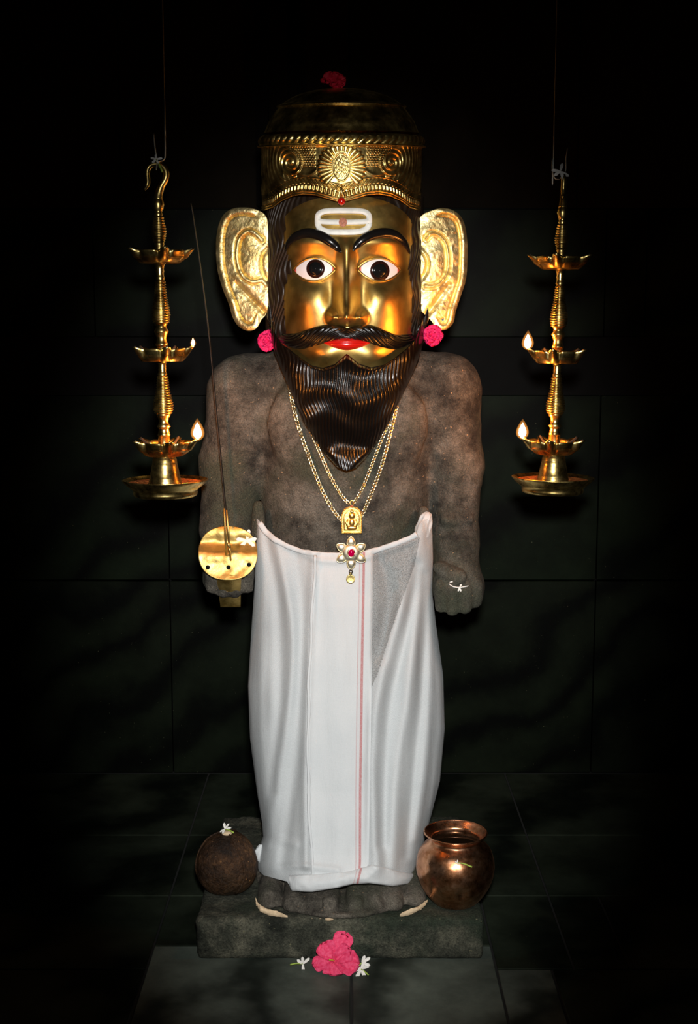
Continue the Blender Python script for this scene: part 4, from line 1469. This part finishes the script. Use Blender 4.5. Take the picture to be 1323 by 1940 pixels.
# second turn of the cloth behind the first; it leaves one see-through wedge under the right hip
und = P(CPX, CPY, CD + 0.007)
ok = ~((CPX > 690) & (CPY < np.interp(CPX, [690, 715, 740, 765, 785, 800], [1330, 1275, 1195, 1125, 1070, 1000])) & (CPX < 800))
fs = [f for f in grid_faces(ns, nv) if all(ok.ravel()[i] for i in f)]
obj('under_layer', und, fs, M['clothhem'], cl)
# front pleated panel with woven border
xl = lambda py: np.interp(py, [1040, 1100, 1200, 1300, 1400, 1500, 1600, 1690], [596, 594, 588, 584, 582, 583, 588, 594])
xrp = lambda py: np.interp(py, [1040, 1150, 1300, 1400, 1500, 1640, 1690], [707, 706, 704, 703, 701, 699, 694])
U, Vv = np.meshgrid(np.linspace(0, 1, 60), np.linspace(0, 1, 200), indexing='ij')
PYp = 1048 + 632 * Vv
PXp = xl(PYp) + (xrp(PYp) - xl(PYp)) * U
PYp = Tp(PXp) + 1 + (Bp(PXp) + 0.5 - Tp(PXp) - 1) * Vv
PD = np.minimum(cloth_depth(PXp, PYp), -0.0) - 0.0042 - 0.0022 * np.exp(-((U - 0.5) / 0.36) ** 2) + 0.0035 * np.maximum(np.abs(U * 2 - 1) - 0.93, 0) / 0.07
PD = PD + 0.0016 * (vnoise(PXp / 18, PYp / 60, 4) - 0.5)
pan = obj('front_panel', P(PXp, PYp, PD), grid_faces(60, 200), M['clothpanel'], cl, uv=np.stack([U.ravel(), Vv.ravel()], 1))
pan['label'] = 'opaque front pleat with a red woven border'
ys = np.linspace(1052, 1672, 90)
xs = xl(ys) + 1.5 + 1.2 * np.sin(ys / 21)
MB().tube(P(xs, ys, cloth_depth(xs, ys) - 0.0045), 0.0024 * (0.8 + 0.5 * vnoise(ys / 14, ys * 0, 2)), 8, 0.6).build('rolled_seam', M['clothhem'], cl)
# waist roll along the top edge
xs = np.linspace(492, 790, 110)
yt = Tp(xs) + 4
MB().tube(P(xs, yt, cloth_depth(xs, yt) - 0.002), 0.0050 * (0.85 + 0.3 * vnoise(xs / 9, xs * 0, 3)), 10, 0.5).build('waist_roll', M['clothhem'], cl)
# folded hem
U, Vv = np.meshgrid(np.linspace(0, 1, 90), np.linspace(0, 1, 18), indexing='ij')
hxp = 548 + (792 - 548) * U
top_h = np.interp(hxp, [548, 600, 660, 690, 705, 730, 760, 792], [1658, 1655, 1650, 1642, 1638, 1643, 1652, 1656])
bot_h = Bp(hxp) + 2
hyp = top_h + (bot_h - top_h) * Vv
HDp = cloth_depth(hxp, hyp) - 0.0065 - 0.007 * np.sin(np.pi * np.clip(Vv, 0, 1)) + 0.003 * (vnoise(hxp / 11, hyp / 9, 8) - 0.5) + 0.004 * (Vv < 0.02) + 0.006 * (Vv > 0.98)
hem = obj('hem_fold', P(hxp, hyp, HDp), grid_faces(90, 18), M['clothpanel'], cl,
          uv=np.stack([((hxp - xl(hyp)) / (xrp(hyp) - xl(hyp)) - (Vv - 0.5) * -0.05).ravel().clip(0, 1), Vv.ravel()], 1))
# knot pulled over the stone peg
c = cr([(800, 1016, 15), (803, 1000, 15), (806, 985, 13), (808, 975, 10), (809, 970, 4)], 26)
n = 36
a = np.linspace(0, 2 * np.pi, n, endpoint=False)
L = []
for x, y, r_ in c:
    rr2 = r_ * (1 + 0.10 * np.sin(a * 7 + y * 0.15) + 0.05 * np.sin(a * 3 + y * 0.3))
    cc = P(x, y, -0.090)
    L.append(np.stack([cc[0] + rr2 * 0.00095 * np.cos(a), cc[1] + rr2 * 0.0011 * np.sin(a), np.full(n, cc[2])], -1))
V = np.stack(L)
obj('knot', V, grid_faces(26, n, cv=True) + [tuple(25 * n + i for i in range(n))], M['clothhem'], cl)
# crumpled bunch at the lower corner
c = cr([(492, 1600, 3), (489, 1610, 8), (490, 1622, 9), (494, 1634, 5)], 18)
L = []
for x, y, r_ in c:
    rr2 = r_ * (1 + 0.12 * np.sin(a * 4 + y * 0.3))
    cc = P(x + 2, y, -0.105)
    L.append(np.stack([cc[0] + rr2 * 0.00092 * np.cos(a), cc[1] + rr2 * 0.00092 * np.sin(a), np.full(n, cc[2])], -1))
obj('bunched_fold', np.stack(L), grid_faces(18, n, cv=True) + [tuple(range(n)), tuple(17 * n + i for i in range(n))], M['clothhem'], cl)

# ================================================================== SWORD
YG = -0.125
sw = empty('sword', P(432, 1140, YG + 0.02), 'upright sword with oval brass guard held in the stone hand', 'sword')
nr, n = 40, 90
t = np.linspace(0, 1, nr); a = np.linspace(0, 2 * np.pi, n, endpoint=False)
ca, sa = np.cos(a), np.sin(a)
ox = 56 * np.sign(ca) * np.abs(ca) ** 0.86; oy = 51 * np.sign(sa) * np.abs(sa) ** 0.90
GXp = 432 + t[None] * ox[:, None]; GYp = 1048 + t[None] * oy[:, None]
GDp = YG + 0.016 * np.exp(-((GYp - 1030) / 17) ** 2) + 0.028 * np.clip((1048 - GYp) / 50, 0, 1) ** 1.3 - 0.012 * np.clip((GYp - 1060) / 40, 0, 1) ** 2 + 0.002 * (vnoise(GXp / 12, GYp / 12, 6) - 0.5)
gd = obj('guard', P(GXp, GYp, GDp), grid_faces(n, nr, cu=True), M['sword'], sw)
sm = gd.modifiers.new('thick', 'SOLIDIFY'); sm.thickness = 0.0022; sm.offset = 0
for hx_, hy_ in ((394, 1075), (433, 1075), (472, 1070)):
    k = int(np.argmin(np.hypot(GXp - hx_, GYp - hy_)))
    yh = GDp.ravel()[k]
    aa = np.linspace(0, 2 * np.pi, 16, endpoint=False)
    V_ = [P(hx_ + r_ * math.cos(q_), hy_ + r_ * math.sin(q_), yh + e_) for r_, e_ in ((4.3, -0.0012), (3.6, -0.0034), (3.2, -0.0034), (0.1, -0.0034)) for q_ in aa]
    Fs = [(k2 * 16 + i, k2 * 16 + (i + 1) % 16, (k2 + 1) * 16 + (i + 1) % 16, (k2 + 1) * 16 + i) for k2 in range(3) for i in range(16)]
    h_ = obj('rivet_hole', V_, Fs, M['pupil'], gd)
YB = YG - 0.022
pts = [P(x, y, yy) for x, y, yy in ((436, 1040, YB), (428, 965, YB + 0.003), (412, 800, YB + 0.0), (398, 650, YB - 0.005), (382, 520, YB - 0.012), (366, 408, YB - 0.02), (362, 385, YB - 0.021))]
pw = cr(pts, 60)
wd_ = np.linspace(1, 0.45, 60)
MB().tube(pw, 0.0015 * wd_, 8, 7.0, up=(0, -1, 0)).build('blade', M['steel'], sw)
for x0, x1, y0_, y1_, e in ((425, 429, 963, 1052, 0.001), (429.5, 437.5, 966, 1064, -0.003)):
    MB().tube([P(x0, y0_, YB - 0.012 + e), P((x0 * 0.5 + x1 * 0.5), (y0_ + y1_) / 2, YB - 0.013 + e), P(x1, y1_, YG + 0.002)], [0.0016, 0.0021, 0.0018], 10).build('langet', M['sword'], sw)
for yy2 in (1030, 1040, 1049):
    pass
MB().sphere(P(433.5, 1032, YB - 0.016), (0.0032, 0.003, 0.0042), 12, 8).build('langet_bead', M['sword'], sw)
MB().sphere(P(435, 1041, YB - 0.014), (0.0030, 0.003, 0.0038), 12, 8).build('langet_bead', M['sword'], sw)
# grip below the guard, two bevelled faces with a centre ridge
L = []
for y in np.linspace(1090, 1150, 12):
    w0 = np.interp(y, [1090, 1110, 1150], [24, 22, 19])
    for k, e in ((-1, 0.004), (-0.92, -0.003), (0.15, -0.007), (0.95, -0.002), (1, 0.004)):
        L.append(P(434 + k * w0 + (y - 1100) * 0.06, y, -0.128 + e + (y - 1090) * 0.0012))
obj('grip', L, grid_faces(12, 5), M['sword'], sw)


# ================================================================== HANGING LAMPS
YL = -0.30
ZL = lambda py: float(P(313, py, YL)[2])
LB = ZL(941)
KP = (YL + 2.4) / 2400.0 * 1.0
lz = lambda py: ZL(py) - LB


def ringed(prof, y0, y1, step, amp, n_per=6):
    """insert turned grooves between rows y0..y1 of a smooth profile"""
    ys = np.arange(y0, y1, step / n_per)
    rs = np.interp(ys, [p[1] for p in prof], [p[0] for p in prof])
    return [(r_ + amp * abs(math.sin(math.pi * (y - y0) / step)) ** 0.7, y) for r_, y in zip(rs, ys)]


def prof_m(p):
    p = sorted(p, key=lambda q_: -q_[1])
    return [(r_ * KP, lz(y)) for r_, y in p]


def make_lamp(label, spout_rot, hook_rot, flames):
    e = empty('hanging_oil_lamp', (0, 0, 0), label, 'oil lamp', 'tiered brass oil lamps on wires')
    # base dish
    MB().lathe(prof_m([(0.3, 941), (40, 941), (56, 940), (60, 938), (61, 933), (60, 929), (66, 924), (76, 916), (81, 910), (81.5, 908.5), (80, 908)]) +
               prof_m([(0.3, 921.5), (30, 921), (55, 919.5), (72, 914), (79, 909.5)])[:0], 72).build('base_dish', M['lamp'], e, local=True)
    MB().lathe([(r_ * KP, lz(y)) for r_, y in ((80, 908), (78, 909.5), (70, 914.5), (55, 919), (33, 920.5))], 72).build('dish_floor', M['lamp'], e, local=True)
    # red powder heaped in the dish
    n = 60
    A = np.linspace(0, 2 * np.pi, n, endpoint=False); q = np.linspace(0.45, 0.93, 12)
    X = 76 * KP * q[None] * np.cos(A)[:, None]; Yy = 76 * KP * q[None] * np.sin(A)[:, None]
    Zz = lz(918.5) + (q[None] ** 4) * 5.0 * KP + KP * 4.0 * vnoise(X / 0.006 + 50, Yy / 0.006 + 50, 4) * (np.sin((q[None] - 0.45) / 0.48 * np.pi)) + KP * 1.0
    obj('powder', np.stack([X, Yy, Zz], -1), grid_faces(n, 12, cu=True), M['powder'], e, local=True)
    # bell foot
    MB().lathe(prof_m([(33, 921), (34.5, 919), (33, 916), (31, 913), (31.5, 911), (29.5, 908), (29.8, 906), (28.6, 904), (27, 895), (25, 885), (23.2, 876), (23.6, 875), (22.8, 874), (23, 871), (22.4, 870), (21, 866), (19, 862), (15, 858)]), 48).build('bell_foot', M['lamp'], e, local=True)
    # turned shafts
    seg1 = [(11, 850), (11.5, 838), (11, 826), (12.3, 824), (11, 821), (9.5, 814), (10, 811), (13.2, 808), (10, 804), (8.6, 799), (10, 792), (12.4, 788.5), (12.8, 787), (14, 784)]
    ref1 = [(14, 784), (16.5, 776), (17, 769), (16, 761), (13.5, 750), (11, 738), (9.5, 726), (8.4, 712)][::-1]
    seg1 += ringed(ref1, 712, 784, 4.8, 2.4) + [(8, 711), (9.5, 709), (8, 706.5), (7, 703), (8, 700), (7, 697), (8, 694), (7, 691), (9, 686), (14, 682)]
    MB().lathe(prof_m(seg1), 36).build('shaft', M['lamp'], e, local=True)
    seg2 = [(10, 676), (9.5, 662), (9.5, 656), (11.4, 654), (11.4, 651), (10, 649), (9, 641), (10, 636), (13, 629), (13.2, 627), (10, 622), (9.5, 618), (12, 614), (13, 612)]
    ref2 = [(13, 612), (15.2, 603), (15.8, 596), (14.6, 586), (12.3, 574), (10, 562), (8.6, 548), (7.6, 532)][::-1]
    seg2 += ringed(ref2, 532, 612, 4.8, 2.2) + [(7.5, 530), (9, 527), (7.5, 524), (7, 518), (8, 514), (7, 510), (9, 502), (13, 497)]
    MB().lathe(prof_m(seg2), 36).build('shaft', M['lamp'], e, local=True)
    seg3 = [(9, 492), (8.5, 478), (8, 466), (9.5, 463), (8.5, 460)]
    ref3 = [(8.5, 460), (10.5, 451), (11.8, 444), (12.2, 438), (11, 430), (9, 420), (7.4, 410)][::-1]
    seg3 += ringed(ref3, 410, 460, 5.0, 2.0) + [(7, 409), (8.5, 406.5), (7, 404), (7.4, 399), (9.4, 396), (9.4, 393), (11, 388), (10.4, 383), (9.5, 380), (8, 376)]
    MB().lathe(prof_m(seg3), 32).build('shaft', M['lamp'], e, local=True)
    # petalled cups
    for ci, (yr, yb, Rr, rb) in enumerate(((837, 863, 67, 36), (661, 684, 62, 40), (476, 498, 66, 38))):
        n = 150
        A = np.linspace(0, 2 * np.pi, n, endpoint=False)
        ph_ = (A - spout_rot) * 5 / (2 * np.pi)
        f = np.abs(ph_ - np.round(ph_)) * 2          # 0 at a spout, 1 between
        sp = np.exp(-(f / 0.24) ** 2)
        lobe = 0.79 + 0.21 * sp
        pinch = 0.10 * np.exp(-((f - 0.36) / 0.10) ** 2)
        lift = 4.0 * sp - 1.5 * np.exp(-((f - 0.40) / 0.12) ** 2)
        rows = [(0.06, yb + 1, 0), (rb / Rr * 0.9, yb + 1, 0), (rb / Rr, yb, 0), (0.80, yb - (yb - yr) * 0.42, 0.5), (0.93, yr + 4, 0.9), (1.0, yr - 0.5, 1.0), (0.985, yr - 0.8, 1.0), (0.92, yr + 5, 0.9), (0.78, yb - (yb - yr) * 0.40 + 1, 0.5), (rb / Rr * 0.95, yb - 4, 0), (0.12, yb - 4, 0)]
        L = []
        for fr, y_, bl in rows:
            rad = Rr * KP * fr * (1 - bl + bl * (lobe - pinch)) if bl > 0 else Rr * KP * fr * (1 + 0 * A)
            L.append(np.stack([rad * np.cos(A), rad * np.sin(A), lz(y_) + bl ** 2 * lift * KP], -1))
        obj('lamp_cup', np.stack(L, 1), grid_faces(n, len(rows), cu=True), M['lamp'], e, local=True)
        cup = bpy.context.scene.objects[-1] if False else None
        n2 = 60
        A2 = np.linspace(0, 2 * np.pi, n2, endpoint=False); q = np.linspace(0.14, 1.0, 5)
        X = Rr * 0.74 * KP * q[None] * np.cos(A2)[:, None]; Y2 = Rr * 0.74 * KP * q[None] * np.sin(A2)[:, None]
        obj('lamp_oil', np.stack([X, Y2, np.full(X.shape, lz(yb - (yb - yr) * 0.44))], -1), grid_faces(n2, 5, cu=True), M['oil'], e, local=True)
        # cotton wicks in every spout
        for k in range(5):
            an = spout_rot + 2 * np.pi * k / 5
            d = np.array([math.cos(an), math.sin(an)])
            pts = [np.array([*(d * Rr * KP * 0.45), lz(yb - (yb - yr) * 0.5)]), np.array([*(d * Rr * KP * 0.75), lz(yr + 3)]), np.array([*(d * Rr * KP * 0.93), lz(yr - 4.5)])]
            wk = MB().tube(cr(pts, 8), 0.0022, 7).build('wick', M['wick'], e, local=True)
            if (ci, k) in flames:
                sc = flames[(ci, k)]
                t_ = np.linspace(0, 1, 16)
                rr_ = 7.6 * KP * sc * np.sin(np.pi * np.clip(t_, 0.02, 0.985) ** 0.62) ** 0.9
                tip_ = np.array([*(d * Rr * KP * 0.95), lz(yr - 6.0)])
                pr_ = [(max(r_, 0.0002), 30 * KP * sc * tt_) for r_, tt_ in zip(rr_, t_)]
                MB().lathe(pr_, 18, tip_[0], tip_[1], tip_[2]).build('flame', M['flame'], wk, local=True)
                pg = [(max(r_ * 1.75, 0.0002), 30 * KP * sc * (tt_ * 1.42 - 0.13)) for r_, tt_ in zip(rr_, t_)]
                MB().lathe(pg, 18, tip_[0], tip_[1], tip_[2], cap0=True, cap1=True).build('flame_halo_shell', M['flamehalo'], wk, local=True)  # added glowing shell, stands in for the halo around the flame
    # hook
    c3 = np.array([(0, 378), (2, 366), (7, 352), (14, 340), (16, 328), (11, 316), (1, 311), (-10, 312), (-17, 319), (-19, 331), (-18, 343), (-20, 352), (-25, 360)], float)
    cc = cr(c3, 60)
    ch, sh = math.cos(hook_rot), math.sin(hook_rot)
    pts = np.stack([cc[:, 0] * KP * ch, cc[:, 0] * KP * sh, [lz(y) for y in cc[:, 1]]], 1)
    rad = np.interp(np.linspace(0, 1, 60), [0, 0.06, 0.2, 0.6, 0.9, 1], [9, 7.5, 6.2, 5.5, 4.5, 2.2]) * KP
    MB().tube(pts, rad, 12, up=(-sh, ch, 0.001)).build('hook', M['lamp'], e, local=True)
    return e


lampL = make_lamp('tiered brass oil lamp hanging beside the sword, its hook seen side on', 0.0, 0.0, {(0, 0): 1.0, (1, 0): 0.42})
pL = P(314, 941, YL)
lampL.location = pL
lampR = make_lamp('tiered brass oil lamp hanging on the empty handed side, its hook seen edge on', math.pi, R(80), {(0, 0): 0.95, (1, 0): 0.9})
YR = -0.216
pR = P(1047, 935, YR)
lampR.location = pR
lampR.rotation_euler = (0, R(0.8), 0)
lampL.rotation_euler = (0, R(-0.3), 0)

# wires up to the ceiling
def wire(label, pts, rad, tail):
    e = empty('hanging_wire', pts[-1], label, 'wire', 'wires that carry the lamps')
    MB().tube(cr(pts, 40), rad, 7).build('wire_strand', M['cord'], e)
    MB().tube(cr(tail, 16), rad * 1.1, 7).build('wire_end', M['cord'], e)
    return e


hk = np.array(pL) + np.array([-4 * KP, 0, lz(311) + 0.003])
hkt = P(311.5, 305, YL)
zc = CEIL - 0.0006
wire('thin wire holding the lamp beside the sword', [P(296, 322, YL + 0.0), P(299, 308, YL - 0.006), P(311, 302, YL), P(313, 285, YL), P(312, 230, YL), P(311, 165, YL), np.array([P(311, 165, YL)[0] - 0.002, YL, zc])], 0.0011,
     [P(303, 318, YL - 0.004), P(297, 300, YL - 0.004), P(293, 275, YL - 0.004), P(291, 253, YL - 0.003)])
wire('thin wire holding the lamp on the empty handed side', [P(1060, 340, YR - 0.003), P(1052, 338, YR - 0.007), P(1047, 322, YR - 0.003), P(1047, 300, YR), P(1050, 262, YR), np.array([P(1051, 200, YR)[0], YR, zc])], 0.0009,
     [P(1062, 338, YR - 0.008), P(1072, 325, YR - 0.008), P(1073, 300, YR - 0.007), P(1076, 280, YR - 0.006)])

# ================================================================== COPPER POT
pc = PZ(862, 1708, PT + 0.0004)
YPot = float(pc[1])
s_p = float(np.linalg.norm((P(863, 1640, YPot) - P(862, 1640, YPot))))
zp = lambda py: float(P(862, py, YPot)[2]) - pc[2]
pot = empty('copper_pot', pc, 'round polished copper water pot with flared rim beside the cloth', 'pot')
Hp = zp(1576)                                  # rim height
rb = 74 * s_p
profo = [(0.001, 0.0), (30, 0.0), (37, 1.2), (44, 5), (56, 20), (66, 38), (72, 55), (74, 70), (73, 84), (69.5, 97), (63, 108), (55, 116), (49.5, 120.5), (47.5, 124), (48.5, 128), (53, 132.5), (59, 136), (60.2, 137.4), (59.6, 138.6), (57, 137.4)]
kz = Hp / (138 * s_p)
prof = [(r_ * s_p, h_ * s_p * kz) for r_, h_ in profo]
pp = cr(prof[1:], 90)
n = 110
A = np.linspace(0, 2 * np.pi, n, endpoint=False)
V = []
for r_, h_ in pp:
    aa = (A + np.pi / 2 + np.pi) % (2 * np.pi) - np.pi        # 0 facing the camera
    dent = 0.0055 * np.exp(-((aa - 0.13) / 0.13) ** 2 - ((h_ - 0.042) / 0.011) ** 2)
    ham = 0.0009 * (vnoise(A * 6, np.full(n, h_ * 120), 5) - 0.5) * (r_ > 0.03)
    rr_ = r_ - dent + ham
    V.append(np.stack([rr_ * np.cos(A), rr_ * np.sin(A), np.full(n, h_)], -1))
V = np.stack(V, 1)
ob = obj('pot_body', V + pc, grid_faces(n, 90, cu=True) + [tuple(i * 90 for i in range(n))[::-1]], M['copper'], pot)
inn = [(57, 137.4), (52, 131.5), (47, 128), (45.5, 124.5), (46, 120), (50, 115), (60, 107)]
MB().lathe([(r_ * s_p, h_ * s_p * kz) for r_, h_ in inn], 90, *pc).build('pot_inside', M['copper'], pot)
A = np.linspace(0, 2 * np.pi, 60)
MB().tube([pc + np.array([58.8 * s_p * math.cos(t), 58.8 * s_p * math.sin(t), 138 * s_p * kz]) for t in A], 0.0012, 8).build('pot_lip', M['copper'], pot)
A = np.linspace(0, 2 * np.pi, 60, endpoint=False)
MB().lathe([(0.0005, 121 * s_p * kz), (25 * s_p, 121 * s_p * kz), (45.8 * s_p, 121 * s_p * kz)], 60, *pc).build('water', M['water'], pot)

# ================================================================== COCONUT
cc = PZ(431, 1686, PT + 0.0004)
Yc_ = float(cc[1])
s_c = float(np.linalg.norm(P(432, 1640, Yc_) - P(431, 1640, Yc_)))
co = empty('coconut', cc, 'dark brown coconut standing on the slab beside the cloth', 'coconut')
prof = cr([(1, 0), (22, 0.5), (40, 8), (53, 26), (58, 47), (56, 68), (48, 88), (36, 103), (22, 112), (10, 116), (1, 117)], 60)
htop = float(P(431, 1572, Yc_)[2]) - cc[2]
kz = htop / (117 * s_c) * 0.97
n = 90
A = np.linspace(0, 2 * np.pi, n, endpoint=False)
V = []
for r_, h_ in prof:
    tri = 1 + 0.022 * np.cos(3 * (A + 0.4)) + 0.03 * (vnoise(A * 5 / np.pi + 3, np.full(n, h_ / 16), 7) - 0.5)
    V.append(np.stack([r_ * s_c * tri * np.cos(A), r_ * s_c * tri * np.sin(A), np.full(n, h_ * s_c * kz)], -1))
shell = obj('shell', np.stack(V, 1) + cc, grid_faces(n, 60, cu=True), M['coconut'], co)
# husk seams running over the shell
for k in range(3):
    an = R(-90 + 25 + 120 * k)
    pts = []
    for j in range(12, 58, 3):
        r_, h_ = prof[j]
        tw = an + 0.25 * math.sin(h_ / 40)
        pts.append(cc + np.array([(r_ + 0.3) * s_c * math.cos(tw), (r_ + 0.3) * s_c * math.sin(tw), h_ * s_c * kz]))
    MB().tube(np.array(pts), 0.0022, 7).build('husk_seam', M['coconut'], co)
# flat stalk scar on top
MB().lathe([(0.0005, 0.0035), (0.008, 0.0035), (0.0098, 0.002), (0.010, -0.004)], 20, cc[0] + 0.001, cc[1] - 0.004, cc[2] + 116.5 * s_c * kz).build('stalk_scar', M['plaster'], co)
zct = cc[2] + 117 * s_c * kz + 0.004

# ================================================================== SMALL FLOWERS
jasmine('green stemmed white jasmine lying on the coconut', (cc[0] - 0.002, cc[1] - 0.006, zct + 0.003), (-0.3, -0.5, 0.8), 0.012, 5, (1.5, -0.2), 0.014, seed=3, spread=0.5)
# on the guard of the sword
kx, ky = 468, 1024
k = int(np.argmin(np.hypot(GXp - kx, GYp - ky)))
jasmine('white star shaped jasmine stuck on the sword guard', P(kx, ky, GDp.ravel()[k] - 0.004), (0, -1, 0.25), 0.0185, 5, (-1, 0), 0.0, seed=5, spread=0.05, angs=[R(80), R(10), R(-35), R(225), R(172)])
# at the hooks of the lamps
jasmine('wilted white jasmine caught on the hook of the lamp beside the sword', P(296, 302, YL - 0.012), (0, -1, 0.2), 0.0095, 5, (0.6, -1.2), 0.017, seed=6, spread=0.3, angs=[R(170), R(95), R(10), R(230), R(-60)])
jasmine('white jasmine draped on the hook of the lamp on the empty handed side', P(1062, 325, YR - 0.016), (0, -1, 0.3), 0.014, 5, (-0.2, -1), 0.0, seed=7, spread=0.1, angs=[R(75), R(215), R(-30), R(-70), R(170)])
# sprig on the stone fist
xs_, ys_ = 866, 1113
yb_ = bodyY(866, 1110) - 0.004
sp = empty('flower_sprig', P(868, 1113, yb_), 'thin dry white sprig resting on the stone fist', 'sprig')
MB().tube(cr([P(851, 1106, yb_ + 0.004), P(858, 1111, yb_), P(868, 1113, yb_ - 0.001), P(879, 1112, yb_), P(888, 1110, yb_ + 0.004)], 14), 0.0011, 6).build('twig', M['whitepetal'], sp)
B = basis((0, -1, 0.3))
for i, an in enumerate((R(-70), R(-110), R(60))):
    put_petal(sp, 'petal', M['whitepetal'], P(871, 1113, yb_ - 0.001), B, an, 0.1, 0.0075, 0.0016, nl=6, nw=5, seed=i)
put_petal(sp, 'petal', M['whitepetal'], P(852, 1103, yb_ + 0.001), B, R(10), 0.1, 0.006, 0.0013, nl=6, nw=5, seed=9)
# bit of jasmine on the shoulder of the pot
hs = 106 * s_p * (Hp / (138 * s_p))
jasmine('tiny jasmine with a yellow green stem on the shoulder of the copper pot', pc + np.array([-0.002, -65 * s_p - 0.004, hs + 0.001]), (0, -0.7, 0.7), 0.0055, 4, (1.6, -0.5), 0.016, seed=8, spread=0.4)
# floor flowers
f1 = PZ(574, 1826, 0.008)
jasmine('single white jasmine on the floor with a green stem pointing away from the pink flower', f1, (0.0, -0.9, 0.35), 0.0135, 4, (-1.5, -0.1), 0.015, seed=12, spread=0.3, angs=[R(40), R(145), R(92), R(275)])
f2 = PZ(684, 1836, 0.008)
jasmine('open white jasmine on the floor touching the pink flower', f2, (0.1, -0.8, 0.6), 0.0165, 6, (0.9, -0.9), 0.020, seed=13, spread=0.2)
f3 = PZ(686, 1824, 0.016)
jasmine('white jasmine bud with upright petals standing over the open jasmine', f3, (0.1, -0.85, 0.3), 0.0145, 3, (-0.7, -0.7), 0.010, seed=14, spread=0.4, angs=[R(70), R(30), R(-20)])
# pink flower
fp = PZ(634, 1838, 0.0) + np.array([0, -0.004, 0.020])
pk = empty('pink_flower', (fp[0], fp[1], 0.0), 'large pink five petalled flower lying on the floor below the plinth', 'flower')
B = basis((-0.05, -0.85, 0.55))
for k, (an, L, W, tl_) in enumerate(((R(68), 0.050, 0.019, 0.1), (R(128), 0.036, 0.019, 0.2), (R(192), 0.038, 0.014, 0.05), (R(275), 0.026, 0.023, 0.2), (R(-8), 0.044, 0.023, 0.25), (R(32), 0.036, 0.018, 0.4))):
    put_petal(pk, 'petal', M['pinkpetal'], fp, B, an, tl_, L, W, curl=0.12, ruf=0.14, cup=0.30, tip=0.75, nl=16, nw=13, seed=50 + k)
MB().tube(cr([fp, fp + B[2] * 0.010 + B[0] * -0.004, fp + B[2] * 0.016 + B[0] * -0.008], 8), 0.0014, 7).build('stamen', M['stamen'], pk)
